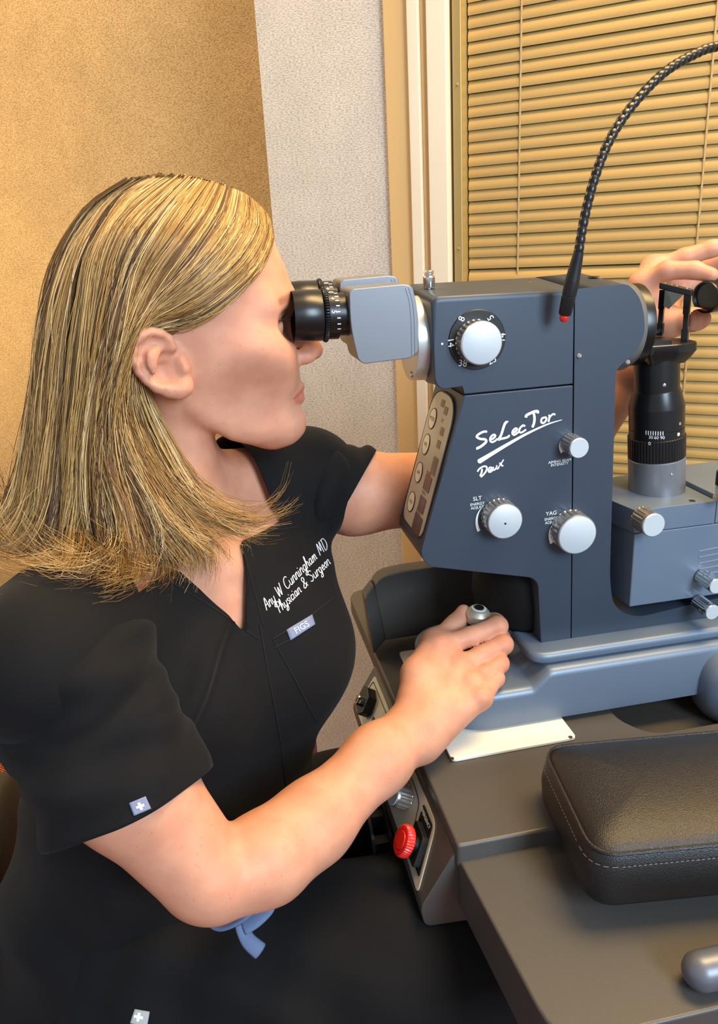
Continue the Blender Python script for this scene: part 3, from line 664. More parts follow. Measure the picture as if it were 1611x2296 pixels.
# head block, posts and prism
hb2 = rounded([(-.024, -.026), (.010, -.028), (.034, -.020), (.036, .010), (.012, .024), (-.024, .022)], .006)
pu = ab + ta * hh(775); 
def ring_at(poly, h, s=1.0): return [tuple(ab + ta * h + np.array([x * s, y * s, 0])) for x, y in poly]
loft('tower_head', [ring_at(hb2, hh(812), .72), ring_at(hb2, hh(800), .86), ring_at(hb2, hh(785), 1.0), ring_at(hb2, hh(768), 1.0), ring_at(hb2, hh(766), .97)], M_BLACKM, tw, 30)
pt = rounded([(-.030, -.020), (.004, -.022), (.012, .012), (-.022, .016)], .003)
loft('mirror_seat', [ring_at(pt, hh(766)), ring_at(pt, hh(758)), ring_at(pt, hh(757), .9)], M_BLACK, tw, 30)
w_m = mat('tilted_mirror', srgb(40, 40, 42), 0.12, 0.5)
mc = ab + ta * hh(748); V, Fc = prism_mesh([(-.017, -.004), (.006, -.002), (.010, .006), (-.014, .004)], -.0015, .0015, 'w')
build('mirror', [tuple(mc + np.array([p[0] - .004, p[1], p[2] + .25 * p[0] + .001])) for p in V], Fc, w_m, tw)
P1 = onV(1488, 650, .006); P1b = onV(1480, 752, .006); P2 = onV(1543, 660, -.012); P2b = onV(1536, 765, -.012)
prism_ = lambda p, q, r: sweep('prism_post', [p, p + (q - p) * .4, p + (q - p) * .42, p + (q - p) * .72, p + (q - p) * .74, q], [r * 1.15, r * 1.15, r * .9, r * .9, r * 1.25, r * 1.25], M_BLACKM, tw, 4)
prism_(P1, P1b, .0036); prism_(P2, P2b, .0036)
T0, T1 = onV(1484, 640, .006), onV(1550, 656, -.012)
d_ = (T1 - T0); n_ = np.array([-d_[1], d_[0], 0]); n_ /= np.linalg.norm(n_)
V = []
for dz in (-.003, .0032):
    for p, s in ((T0 - d_ * .04, -.0065), (T1 + d_ * .05, -.0055), (T1 + d_ * .05, .0055), (T0 - d_ * .04, .0065)): V.append(p + n_ * s + np.array([0, 0, dz]))
tb_ = build('prism_bridge', V, [(3, 2, 1, 0), (4, 5, 6, 7), (0, 1, 5, 4), (1, 2, 6, 5), (2, 3, 7, 6), (3, 0, 4, 7)], M_BLACKM, tw); bevel(tb_, .0008, 2)
for f_ in (.12, .34, .52, .86):
    lathe('bridge_screw', [(0, .0010), (.0005, .0009), (.0007, .0004)], T0 + d_ * f_ + np.array([0, 0, .0032]), (0, 0, 1), M_CHROME, tb_, 10)
g0, g1, g2 = T0 + d_ * .16, T0 + d_ * .34, T0 + d_ * .78
pz = []
for s in (-.0062, .0062):
    for p, z in ((g0, -.003), (g2, -.003), (g1, -.020), (g0, -.018)): pz.append(p + n_ * s + np.array([0, 0, z]))
build('prism', pz, [(0, 1, 2, 3), (7, 6, 5, 4), (0, 4, 5, 1), (1, 5, 6, 2), (2, 6, 7, 3), (3, 7, 4, 0)], mat('dark_prism_glass', srgb(84, 80, 72), 0.08, spec=0.8), tw, 20)
# lamp arm and transformer block
blk = [(.4025, -.055), (.62, -.055), (.62, .055), (.43, .055), (.395, .02)]
prism('lamp_block', rounded(blk, [.0015, .004, .004, .02, .02]), .8675, .9500, M_SILVER, tw, 'w', .0012, 2)
arm = rounded([(.402, -.055), (.492, -.055), (.492, .055), (.425, .055), (.393, .018), (.393, -.012)], [.0015, .0005, .0005, .02, .02, .025])
prism('lamp_arm', arm, .9508, .9755, M_SILVER, tw, 'w', .0012, 2)
prism('lamp_arm_rear', rounded([(.4928, -.055), (.62, -.055), (.62, .055), (.4928, .055)], .001), .9508, .9805, M_SILVER, tw, 'w', .0012, 2)
q = onV(1467, 1178, -.078); tk = fluted_knob('tilt_knob', (q[0], -.055, q[2]), VM, .0125, .023, tw, None, None, 20, .05)
q = onW(1553, 1123, .9755); lathe('arm_hole', [(0, .0032), (.0003, .0032)], q, (0, 0, 1), M_BLACK, tw, 20)
for i in range(6):
    a = onV(1568, 1236 + i * 13.5, -.0553); b = onV(1640, 1222 + i * 13.5, -.0553); sweep('vent_groove', [a, b], .0006, mat('groove_highlight', srgb(120, 126, 138), 0.5), tw, 5)
for px, py in ((1612, 1317), (1603, 1376)):
    q = onV(px, py, -.085); fluted_knob('slit_knob', (q[0] , -.056, q[2]), VM, .0085, .026, tw, M_CHROME, None, 14, .08)
q = onW(1611, 1112, .985); lathe('lamp_terminal', [(0, .008), (.004, .008), (.005, .006), (.012, .0065), (.016, .0065)], (q[0] + .004, q[1], .9805), (0, 0, 1), M_CHROME, tw, 24)
lathe('lamp_terminal_cap', [(.016, .0072), (.03, .0072)], (q[0] + .004, q[1], .9805), (0, 0, 1), M_BLACK, tw, 24)
lathe('stop_ball', [(0, .002), (.003, .0042), (.006, .0042), (.009, .002)], (.520, .05, .9805), (0, 0, 1), mat('lavender_plastic', srgb(150, 154, 190), 0.4), tw, 18)
# ------------------------------------------------------------------ gooseneck fixation lamp
gn = thing('gooseneck_fixation_lamp', 'black ribbed gooseneck lamp with a red tip hanging over the laser head', 'gooseneck lamp', (.655, .122, .7346))
px = [(1298, 566, -.080), (1311, 490, -.076), (1334, 400, -.071), (1369, 312, -.064), (1421, 234, -.056), (1490, 163, -.046), (1560, 121, -.036), (1611, 104, -.028)]
gp_ = [onV(x, y, v) for x, y, v in px]
gp_ += [np.array(p) for p in ((.53, -.005, 1.398), (.60, .02, 1.36), (.645, .05, 1.28), (.665, .08, 1.14), (.665, .105, 1.0), (.66, .12, .86), (.655, .122, .742))]
nr = 150; fine = spline(gp_, 2000); seg = np.concatenate([[0], np.cumsum(np.linalg.norm(np.diff(fine, axis=0), axis=1))])
ls_ = np.linspace(0, seg[-1], nr * 4 + 1); gpath = np.stack([np.interp(ls_, seg, fine[:, i]) for i in range(3)], 1)
rr = np.array([[.0035, .00415, .00425, .0041][i % 4] for i in range(len(gpath))])
sweep('gooseneck', gpath, rr, M_BLACKM, gn, 14, 30)
h0, h1 = onV(1297, 572, -.080), onV(1267, 706, -.072)
hd = (h1 - h0); HL = np.linalg.norm(hd); hd /= HL
hs = lathe('lamp_handle', [(-.003, .0042), (.004, .0049), (HL * .40, .0062), (HL * .42, .0064), (HL * .66, .0062), (HL * .665, .0059), (HL * .68, .0059), (HL * .685, .0062), (HL * .97, .0056), (HL, .0050)], h0, hd, M_BLACK, gn, 32)
lathe('red_tip', [(HL, .0036), (HL + .001, .0040), (HL + .0035, .0040), (HL + .0055, .0028), (HL + .006, .002)], h0, hd, M_RED, hs, 24)
lathe('gooseneck_foot', [(0, .03), (.004, .03), (.008, .02), (.018, .012)], (.655, .122, .7346), (0, 0, 1), M_BLACK, gn, 30)
# ------------------------------------------------------------------ implicit surfaces (points in u, v, w) and surface nets
def smin(a, b, k):
    h = np.maximum(k - np.abs(a - b), 0.0) / k; return np.minimum(a, b) - h * h * k * 0.25
def smax(a, b, k): return -smin(-a, -b, k)
def rc(p, a, b, ra, rb):
    a = np.asarray(a, float); b = np.asarray(b, float); ab_ = b - a; t = np.clip((p - a) @ ab_ / (ab_ @ ab_), 0, 1)
    return np.linalg.norm(p - a - t[:, None] * ab_, axis=1) - (ra + (rb - ra) * t)
def chain(p, pts, rad, k=.004):
    f = None
    for i in range(len(pts) - 1):
        g = rc(p, pts[i], pts[i + 1], rad[i], rad[i + 1]); f = g if f is None else smin(f, g, k)
    return f
def ell(p, c, r, rot=None):
    q = p - np.asarray(c, float)
    if rot is not None: q = q @ rot
    r = np.asarray(r, float); k0 = np.linalg.norm(q / r, axis=1); k1 = np.linalg.norm(q / (r * r), axis=1) + 1e-9
    return k0 * (k0 - 1) / k1
def surface(f, lo, hi, h, band=None):
    """zero set of f as a quad mesh: coarse pass, narrow band, then naive surface nets"""
    lo = np.asarray(lo, float); hi = np.asarray(hi, float); B = 8; H = h * B
    nb = np.ceil((hi - lo) / H).astype(int); n = nb * B + 1
    cx = np.stack(np.meshgrid(*[(np.arange(k) + .5) * H for k in nb], indexing='ij'), -1).reshape(-1, 3) + lo
    fc = f(cx); diag = H * .87
    val = np.repeat(np.repeat(np.repeat(fc.reshape(nb), B, 0), B, 1), B, 2)
    G = np.empty(n, np.float32); G[:-1, :-1, :-1] = val; G[-1] = G[-2]; G[:, -1] = G[:, -2]; G[:, :, -1] = G[:, :, -2]
    act = np.argwhere((np.abs(fc) < diag * 1.5).reshape(nb))
    o = np.stack(np.meshgrid(*[np.arange(B + 1)] * 3, indexing='ij'), -1).reshape(-1, 3)
    for s in range(0, len(act), 400):
        idx = (act[s:s + 400, None, :] * B + o[None]).reshape(-1, 3)
        G[idx[:, 0], idx[:, 1], idx[:, 2]] = f(idx * h + lo)
    S = G < 0
    c8 = [S[i:n[0] - 1 + i, j:n[1] - 1 + j, k:n[2] - 1 + k] for i in (0, 1) for j in (0, 1) for k in (0, 1)]
    cnt = sum(c.astype(np.int8) for c in c8); cells = np.argwhere((cnt > 0) & (cnt < 8))
    vid = -np.ones(n - 1, np.int64); vid[tuple(cells.T)] = np.arange(len(cells))
    acc = np.zeros((len(cells), 3)); num = np.zeros(len(cells))
    cor = [(i, j, k) for i in (0, 1) for j in (0, 1) for k in (0, 1)]
    for a in range(8):
        for b in range(a + 1, 8):
            d = np.array(cor[b]) - np.array(cor[a])
            if np.abs(d).sum() != 1: continue
            ia = cells + np.array(cor[a]); ib = cells + np.array(cor[b])
            ga = G[tuple(ia.T)]; gb = G[tuple(ib.T)]; m = (ga < 0) != (gb < 0)
            t = np.where(m, ga / (ga - gb + 1e-12), 0); P = ia + t[:, None] * d
            acc[m] += P[m]; num[m] += 1
    V = acc / num[:, None] * h + lo
    Q = []
    for ax in range(3):
        e = np.zeros(3, int); e[ax] = 1; b1, b2 = [x for x in range(3) if x != ax]
        sl0 = tuple(slice(0, n[i] - 1) if i == ax else slice(1, n[i] - 1) for i in range(3)); sl1 = tuple(slice(1, n[i]) if i == ax else slice(1, n[i] - 1) for i in range(3))
        ch = np.argwhere(S[sl0] != S[sl1]) + np.array([0 if i == ax else 1 for i in range(3)])
        o1 = np.zeros(3, int); o1[b1] = -1; o2 = np.zeros(3, int); o2[b2] = -1
        q = np.stack([vid[tuple((ch + x).T)] for x in (np.zeros(3, int), o1, o1 + o2, o2)], 1)
        Q.append(q[(q >= 0).all(1)])
    return V, np.concatenate(Q)
def relax(V, Q, it=2, lam=.5):
    E = np.concatenate([Q[:, [0, 1]], Q[:, [1, 2]], Q[:, [2, 3]], Q[:, [3, 0]]])
    for _ in range(it):
        A = np.zeros_like(V); c = np.zeros(len(V)); np.add.at(A, E[:, 0], V[E[:, 1]]); np.add.at(A, E[:, 1], V[E[:, 0]])
        np.add.at(c, E[:, 0], 1); np.add.at(c, E[:, 1], 1); V = V + lam * (A / c[:, None] - V)
    return V
def clip_mesh(V, Q, g):
    """keep the part of a quad mesh where g(V) < 0, cut cleanly along g = 0"""
    T = np.concatenate([Q[:, [0, 1, 2]], Q[:, [0, 2, 3]]]); gv = g(V); ins = gv < 0; k = ins[T].sum(1)
    out = T[k == 3].tolist(); V = V.tolist(); cache = {}
    def cut(a, b):
        key = (min(a, b), max(a, b))
        if key not in cache:
            t = gv[a] / (gv[a] - gv[b]); A, B_ = V[a], V[b]; V.append([A[i] + t * (B_[i] - A[i]) for i in range(3)]); cache[key] = len(V) - 1
        return cache[key]
    for tri in T[(k == 1) | (k == 2)]:
        a, b, c = map(int, tri)
        while (ins[a] != ins[b]) and (ins[a] != ins[c]) is False or ins[b] != ins[c]: a, b, c = b, c, a
        if ins[a]: ab_, ac = cut(a, b), cut(a, c); out.append([a, ab_, ac])
        else: ab_, ac = cut(a, b), cut(a, c); out.append([ab_, b, c]); out.append([ab_, c, ac])
    used = sorted(set(i for t in out for i in t)); mp = {o_: i for i, o_ in enumerate(used)}
    return np.array([V[i] for i in used]), [[mp[i] for i in t] for t in out]
def tilt(*ang):
    return np.array(Matrix.Rotation(ang[0], 3, 'X') @ Matrix.Rotation(ang[1], 3, 'Y') @ Matrix.Rotation(ang[2], 3, 'Z'))
# ------------------------------------------------------------------ the doctor: skeleton
CT = np.array([.87, .49, 0]); CT /= np.linalg.norm(CT); CN = np.array([CT[1], -CT[0], 0])   # along the shoulders, out of the chest
TW = np.array([.50, .56, .64, .72, .80, .87, .93, .97, 1.00, 1.03, 1.06])
TCU = np.array([-.125, -.125, -.112, -.090, -.066, -.056, -.052, -.054, -.058, -.060, -.060])
TCV = np.array([-.035, -.035, -.030, -.020, -.012, -.006, -.004, -.002, 0, 0, 0])
TA = np.array([.170, .172, .158, .145, .146, .152, .156, .138, .098, .064, .050])
TB = np.array([.120, .125, .118, .112, .113, .114, .103, .088, .072, .060, .050])
def torso(p, off=0.0):
    w = p[:, 2]; cu = np.interp(w, TW, TCU); cv = np.interp(w, TW, TCV); a = np.interp(w, TW, TA) + off; b = np.interp(w, TW, TB) + off
    x = (p[:, 0] - cu) * CT[0] + (p[:, 1] - cv) * CT[1]; y = (p[:, 0] - cu) * CN[0] + (p[:, 1] - cv) * CN[1]
    r = (np.abs(x / a) ** 2.3 + np.abs(y / b) ** 2.3) ** (1 / 2.3); f = (r - 1) * b * .85
    f = np.maximum(f, .50 - w); f = smax(f, w - 1.005, .02)
    for s in (-1, 1):
        c = np.array([-.056, -.006, .858]) + CT * .066 * s + CN * (.068 + off)
        f = smin(f, ell(p, c, np.array([.062, .052, .060]) + off * .5), .05)
    return f
SN, SF = atD(92, 1485, .590), np.array([.086, .085, 1.000])
EN = atD(455, 1952, .612); WNR = atD(925, 1636, .752)
def girdle(p, off=0.0):
    f = rc(p, (-.075, -.01, .980), SN, .054 + off, .058 + off); return smin(f, rc(p, (-.036, .035, 1.014), SF, .050 + off, .056 + off), .03)
# ------------------------------------------------------------------ head, neck and upper chest
HW_ = np.array([1.04, 1.062, 1.066, 1.070, 1.080, 1.090, 1.104, 1.114, 1.125, 1.137, 1.150, 1.165, 1.180, 1.196, 1.212, 1.227, 1.251, 1.265, 1.278, 1.286, 1.290])
HF_ = np.array([.030, .050, .060, .068, .0765, .0785, .0745, .0765, .0795, .0790, .0770, .0765, .0755, .0795, .0775, .0735, .0655, .055, .037, .014, -.012])
HBK_ = np.array([-.062, -.062, -.063, -.064, -.066, -.069, -.074, -.078, -.083, -.089, -.096, -.101, -.105, -.107, -.106, -.104, -.094, -.082, -.064, -.044, -.020])
HWD_ = np.array([.030, .036, .040, .043, .048, .0525, .0575, .060, .0625, .065, .0675, .0695, .0715, .073, .0735, .0725, .067, .058, .043, .024, .004])
def head(p):
    u, v, w = p[:, 0], np.abs(p[:, 1]), p[:, 2]; uc = -.018
    a = np.where(u > uc, np.interp(w, HW_, HF_) - uc, uc - np.interp(w, HW_, HBK_)); hv = np.interp(w, HW_, HWD_)
    a = np.maximum(a, .004); hv = np.maximum(hv, .004)
    e = np.where(u > uc, 2.15, 2.1); r = (np.abs((u - uc) / a) ** e + (v / hv) ** e) ** (1 / e)
    f = (r - 1) * np.minimum(a, hv) * .82
    q = np.stack([u, v, w], 1)
    f = smax(f, w - 1.2905, .01)
    jw = np.interp(u, [-.08, -.03, -.012, .008, .030, .050, .075], [1.13, 1.118, 1.100, 1.083, 1.073, 1.068, 1.069])      # lower edge of the jaw
    f = smax(f, (jw - w) * .8, .014)
    f = smin(f, rc(q, (.050, .008, 1.084), (.056, .010, 1.087), .014, .015), .020)             # chin
    f = smin(f, ell(q, (.037, .043, 1.154), (.028, .020, .022)), .030); f = smax(f, -ell(q, (.040, .0735, 1.116), (.034, .017, .026)), .030)                          # cheek
    f = smin(f, rc(q, (.069, .012, 1.198), (.050, .046, 1.200), .007, .008), .016)              # brow ridge
    f = smax(f, -ell(q, (.074, .034, 1.181), (.014, .017, .0105)), .014)                         # eye socket
    f = smin(f, ell(q, (.0530, .033, 1.1800), (.0118, .0125, .0118)), .002)                      # eyeball
    f = smin(f, rc(q, (.0620, .020, 1.1872), (.053, .046, 1.1860), .0046, .0038), .004)           # upper lid
    f = smin(f, rc(q, (.0605, .020, 1.1745), (.052, .044, 1.1755), .0036, .0032), .004)           # lower lid
    f = smin(f, rc(q, (.0755, 0, 1.186), (.0915, 0, 1.158), .0058, .0072), .010)                 # nose bridge
    f = smin(f, ell(q, (.0925, 0, 1.1525), (.0102, .0105, .0088)), .006)                         # tip
    f = smin(f, ell(q, (.0845, .0105, 1.1485), (.0098, .0062, .0068)), .005)                     # wing
    f = smax(f, -ell(q, (.0895, .0055, 1.1425), (.0058, .0030, .0042)), .003)                    # nostril
    f = smin(f, rc(q, (.0780, 0, 1.1210), (.0668, .024, 1.1155), .0054, .0032), .004)            # upper lip
    f = smin(f, rc(q, (.0765, 0, 1.1100), (.0658, .023, 1.1130), .0060, .0034), .004)            # lower lip
    f = smax(f, -rc(q, (.0845, 0, 1.1152), (.068, .027, 1.1138), .0010, .0008), .0016)           # mouth line
    f = smax(f, -rc(q, (.0835, 0, 1.1400), (.0835, 0, 1.1270), .0020, .0016), .006)              # philtrum
    return f
def ez(zx, zy, dv=0.0): return onV(280 + zx / 8.95, 700 + zy / 8.95, -.0735 - .016 * (1250 - zx) / 1100 + dv)
def ear(p):
    hel = [ez(800, 930, .003), ez(850, 800, .001), ez(930, 700, 0), ez(860, 540, -.001), ez(700, 440, -.002), ez(520, 415, -.002), ez(330, 460, -.002), ez(215, 600, -.002), ez(180, 790, -.002), ez(205, 1000, -.001),
           ez(300, 1180, -.001), ez(450, 1350, -.001), ez(650, 1500, -.001), ez(860, 1580, 0)]
    f = chain(p, hel, [.003, .0034, .004, .0042, .0044, .0044, .0042, .0038, .0036, .0036, .0036, .0037, .004, .0046], .003)
    plate = [ez(620, 560, .004), ez(430, 760, .004), ez(470, 1050, .004), ez(700, 1330, .004), ez(1000, 1480, .003)]
    f = smin(f, chain(p, plate, [.0072, .0100, .0105, .0085, .0075], .01), .004)
    f = smin(f, chain(p, [ez(900, 1560), ez(1080, 1570), ez(1200, 1500), ez(1240, 1400, .001)], [.0058, .0064, .0060, .005], .006), .004)     # lobe
    anti = [ez(560, 720, -.001), ez(470, 900, -.0015), ez(490, 1120, -.0015), ez(610, 1280, -.001), ez(800, 1390, -.001), ez(960, 1400, 0)]
    f = smin(f, chain(p, anti, [.004, .0042, .0042, .004, .0038, .0036], .004), .003)
    f = smin(f, chain(p, [ez(1120, 980, .001), ez(1170, 1130, .0), ez(1200, 1250, .001)], [.004, .0046, .004], .004), .003)               # tragus
    cc = ez(860, 1130, -.004); f = smax(f, -ell(p, cc, (.0118, .0085, .0128)), .004)
    f = smax(f, -chain(p, [ez(760, 620, -.006), ez(560, 600, -.006), ez(370, 720, -.006), ez(330, 900, -.006), ez(400, 1150, -.0055), ez(560, 1330, -.005), ez(720, 1420, -.005)], [.0034, .0038, .0032, .0026, .0022, .002, .0016], .003), .003)
    f = smin(f, rc(p, ez(800, 930, .004), ez(560, 1000, .004), .0026, .001), .003)
    f = smin(f, ell(p, ez(1000, 1050, .010), (.012, .008, .018)), .006)
    return f
def neck(p):
    f = rc(p, (-.052, 0, 1.115), (-.064, 0, 1.020), .048, .0515)
    f = smin(f, rc(p, (-.03, -.034, 1.125), (-.035, -.012, .985), .012, .009), .03); f = smin(f, rc(p, (-.03, .034, 1.125), (-.03, .008, .985), .012, .009), .03)
    f = smin(f, rc(p, (-.064, 0, 1.03), (-.066, 0, .97), .054, .07), .03)
    return f
def bust(p):
    f = smin(head(p), neck(p), .016); ea = ear(p)
    f = smin(f, ea, .004)
    t = smin(torso(p, -.006), girdle(p, -.010), .03)
    cb = rc(p, np.array([-.056, 0, .972]) + CN * .075 - CT * .015, np.array([-.056, 0, .982]) + CN * .03 - CT * .12, .008, .008)
    cb2 = rc(p, np.array([-.056, 0, .972]) + CN * .075 + CT * .015, np.array([-.056, 0, .982]) + CN * .03 + CT * .12, .008, .008)
    t = smin(t, np.minimum(cb, cb2), .02)
    return smin(f, t, .035)
def skin_material():
    m = bpy.data.materials.new('skin'); m.use_nodes = True; nt = m.node_tree; N = nt.nodes; L = nt.links; b = N['Principled BSDF']
    tc = N.new('ShaderNodeTexCoord'); at = N.new('ShaderNodeAttribute'); at.attribute_name = 'tone'
    n1 = N.new('ShaderNodeTexNoise'); n1.inputs['Scale'].default_value = 45; n1.inputs['Detail'].default_value = 5; L.new(tc.outputs['Object'], n1.inputs['Vector'])
    r1 = N.new('ShaderNodeValToRGB'); r1.color_ramp.elements[0].position = .35; r1.color_ramp.elements[0].color = srgb(198, 138, 110); r1.color_ramp.elements[1].position = .66; r1.color_ramp.elements[1].color = srgb(209, 151, 122)
    L.new(n1.outputs['Fac'], r1.inputs[0])
    vo = N.new('ShaderNodeTexVoronoi'); vo.inputs['Scale'].default_value = 210; L.new(tc.outputs['Object'], vo.inputs['Vector'])      # freckles
    r2 = N.new('ShaderNodeValToRGB'); r2.color_ramp.elements[0].position = .10; r2.color_ramp.elements[0].color = (1, 1, 1, 1); r2.color_ramp.elements[1].position = .22; r2.color_ramp.elements[1].color = (0, 0, 0, 1)
    L.new(vo.outputs['Distance'], r2.inputs[0])
    n4 = N.new('ShaderNodeTexNoise'); n4.inputs['Scale'].default_value = 160; L.new(tc.outputs['Object'], n4.inputs['Vector'])
    ga = N.new('ShaderNodeMath'); ga.operation = 'GREATER_THAN'; ga.inputs[1].default_value = .56; L.new(n4.outputs['Fac'], ga.inputs[0])
    mu = N.new('ShaderNodeMath'); mu.operation = 'MULTIPLY'; L.new(r2.outputs[0], mu.inputs[0]); L.new(ga.outputs[0], mu.inputs[1])
    mu2 = N.new('ShaderNodeMath'); mu2.operation = 'MULTIPLY'; mu2.inputs[1].default_value = .32; L.new(mu.outputs[0], mu2.inputs[0])
    mx = N.new('ShaderNodeMix'); mx.data_type = 'RGBA'; mx.inputs[7].default_value = srgb(150, 92, 62); L.new(mu2.outputs[0], mx.inputs[0]); L.new(r1.outputs[0], mx.inputs[6])
    m3 = N.new('ShaderNodeMix'); m3.data_type = 'RGBA'; m3.blend_type = 'MULTIPLY'; m3.inputs[0].default_value = 1.0
    L.new(mx.outputs[2], m3.inputs[6]); L.new(at.outputs['Color'], m3.inputs[7]); L.new(m3.outputs[2], b.inputs['Base Color'])
    n2 = N.new('ShaderNodeTexNoise'); n2.inputs['Scale'].default_value = 900; n2.inputs['Detail'].default_value = 3; L.new(tc.outputs['Object'], n2.inputs['Vector'])
    bp = N.new('ShaderNodeBump'); bp.inputs['Strength'].default_value = .12; bp.inputs['Distance'].default_value = .0006; L.new(n2.outputs['Fac'], bp.inputs['Height']); L.new(bp.outputs['Normal'], b.inputs['Normal'])
    b.inputs['Roughness'].default_value = .52; b.inputs['Specular IOR Level'].default_value = .34
    b.inputs['Subsurface Weight'].default_value = .18; b.inputs['Subsurface Radius'].default_value = (1, .35, .2); b.inputs['Subsurface Scale'].default_value = .006
    return m
M_SKIN = skin_material()
def near(P, pts, r0, r1):
    """1 within r0 of a polyline, 0 beyond r1"""
    d = np.full(len(P), 9.0)
    for a, b in zip(pts[:-1], pts[1:]): d = np.minimum(d, rc(P, a, b, 0, 0))
    return np.clip((r1 - d) / (r1 - r0), 0, 1)[:, None]
def paint(P, tone, mask, col): return tone * (1 - mask) + np.array(col) * mask
def face_tone(P):
    """natural colour differences of the skin: lips, brows, lashes, iris, blush"""
    t = np.ones((len(P), 3)); A = P.copy(); A[:, 1] = np.abs(A[:, 1])
    t = paint(A, t, near(A, [(.045, .055, 1.145), (.06, .035, 1.150)], .0, .03) * .5, (1.0, .86, .84))
    t = paint(A, t, near(A, [(.095, 0, 1.152), (.088, .010, 1.149)], .002, .016) * .6, (1.0, .82, .80))
    t = paint(A, t, near(A, [(.0800, 0, 1.1185), (.0765, .012, 1.1165), (.0705, .022, 1.1145)], .0034, .0052) * .9, (.86, .56, .58))
    t = paint(A, t, near(A, [(.0795, 0, 1.1100), (.0755, .012, 1.1105), (.0700, .021, 1.1130)], .0040, .0058) * .9, (.88, .58, .60))
    t = paint(A, t, near(A, [(.080, .012, 1.2015), (.075, .030, 1.2050), (.062, .050, 1.2020)], .0018, .0048) * .8, (.42, .34, .28))
    e = np.linalg.norm(A - np.array([.0530, .033, 1.1800]), axis=1)
    t = paint(A, t, ((e < .0132) & (np.abs(A[:, 2] - 1.1800) < .0050) & (A[:, 0] > .056))[:, None].astype(float), (.92, 1.02, 1.10))
    t = paint(A, t, near(A, [(.0645, .031, 1.1800), (.0650, .032, 1.1800)], .0044, .0054), (.28, .30, .30))
    t = paint(A, t, near(A, [(.0665, .022, 1.1862), (.060, .042, 1.1850)], .0014, .0030) * .9, (.16, .12, .10))
    t = paint(A, t, near(A, [(.0655, .022, 1.1752), (.058, .041, 1.1755)], .0010, .0024) * .6, (.45, .34, .30))
    t = paint(A, t, near(A, [ez(400, 700), ez(300, 1000), ez(600, 1450), ez(1100, 1560)], .004, .014) * (P[:, 1] < -.06)[:, None] * .6, (1.0, .80, .74))
    return t
def hand_tone(P, knuckles, nails):
    t = np.ones((len(P), 3))
    for k in knuckles: t = paint(P, t, near(P, [k, np.asarray(k) + 1e-4], .004, .014) * .55, (1.0, .80, .76))
    for a, b, r in nails: t = paint(P, t, near(P, [a, b], r, r * 1.25) * .8, (1.04, .92, .92))
    return t
# ------------------------------------------------------------------ near arm and the hand on the joystick
def arm_near(p):
    sh = SN + np.array([.004, -.006, -.01]); ud = EN - sh
    f = chain(p, [sh, sh + ud * .5 + np.array([0, -.006, 0]), EN], [.034, .0455, .036], .02)
    fd = WNR - EN
    f = smin(f, chain(p, [atD(488, 1972, .612), atD(600, 1921, .635), atD(700, 1845, .665), atD(850, 1700, .720), WNR - fd * .03], [.0325, .0335, .0320, .0285, .0236], .02), .008)
    f = smin(f, rc(p, EN + np.array([.002, .002, -.006]), EN + ud * .02, .026, .030), .012)
    return f
HJ = {k: atD(*v) for k, v in dict(im=(990, 1452, .811), ip=(1117, 1404, .823), mm=(1030, 1497, .797), mp=(1128, 1445, .814), rm=(1058, 1532, .782), rp=(1120, 1488, .804),
                                  pm=(1078, 1564, .771), pp=(1112, 1521, .791), tc=(938, 1512, .785), tm=(975, 1440, .822), ti=(1020, 1402, .842), tt=(1040, 1371, .852)).items()}
def curl(pm, pp, s=1.0):
    """fingertip of a finger folded round the joystick"""
    return [pp + np.array([.006, .020, -.004]) * s, pp + np.array([-.010, .032, -.008]) * s]
def hand_near(p):
    j = HJ; w0 = WNR; kw = .016
    f = rc(p, w0, j['im'], .0225, .0120)
    f = smin(f, rc(p, w0, j['mm'], .0225, .0122), kw); f = smin(f, rc(p, w0 + np.array([.004, -.004, -.006]), j['rm'], .0225, .0115), kw); f = smin(f, rc(p, w0 + np.array([.006, -.005, -.008]), j['pm'], .0185, .0110), kw)
    f = smin(f, chain(p, [j['im'], j['mm'], j['rm'], j['pm']], [.0118, .0122, .0115, .0108], .006), .008)
    g = None
    for a, b, r in (('im', 'ip', .0102), ('mm', 'mp', .0104), ('rm', 'rp', .0097), ('pm', 'pp', .0086)):
        ti = curl(j[a], j[b], 1.0 if a != 'pm' else .85); mid = (j[a] + j[b]) / 2
        h = chain(p, [j[a], mid, j[b], ti[0], ti[1]], [r * 1.18, r * 1.0, r * 1.03, r * .88, r * .80], .004)
        g = h if g is None else smin(g, h, .0012)
    f = smin(f, g, .0042)
    th = chain(p, [w0 + (j['tc'] - w0) * .55, j['tc'], j['tm'], j['ti'], j['tt']], [.018, .0165, .0125, .0098, .0078], .008)
    f = smin(f, th, .010)
    f = smin(f, rc(p, j['tm'], j['im'], .009, .010), .012)                                             # web of the thumb
    for a, b in (('im', .20), ('mm', .2), ('rm', .2), ('pm', .2)):
        f = smin(f, ell(p, j[a] + np.array([-.002, -.0048, .0055]), (.0085, .007, .007)), .007)         # knuckles
    for a in ('im', 'mm'):                                                                               # tendons
        f = smin(f, rc(p, j[a] + np.array([-.004, -.008, .003]), w0 + np.array([.006, -.016, .014]), .0032, .002), .012)
    return f
def arm_hand_near(p): return smin(arm_near(p), hand_near(p), .012)
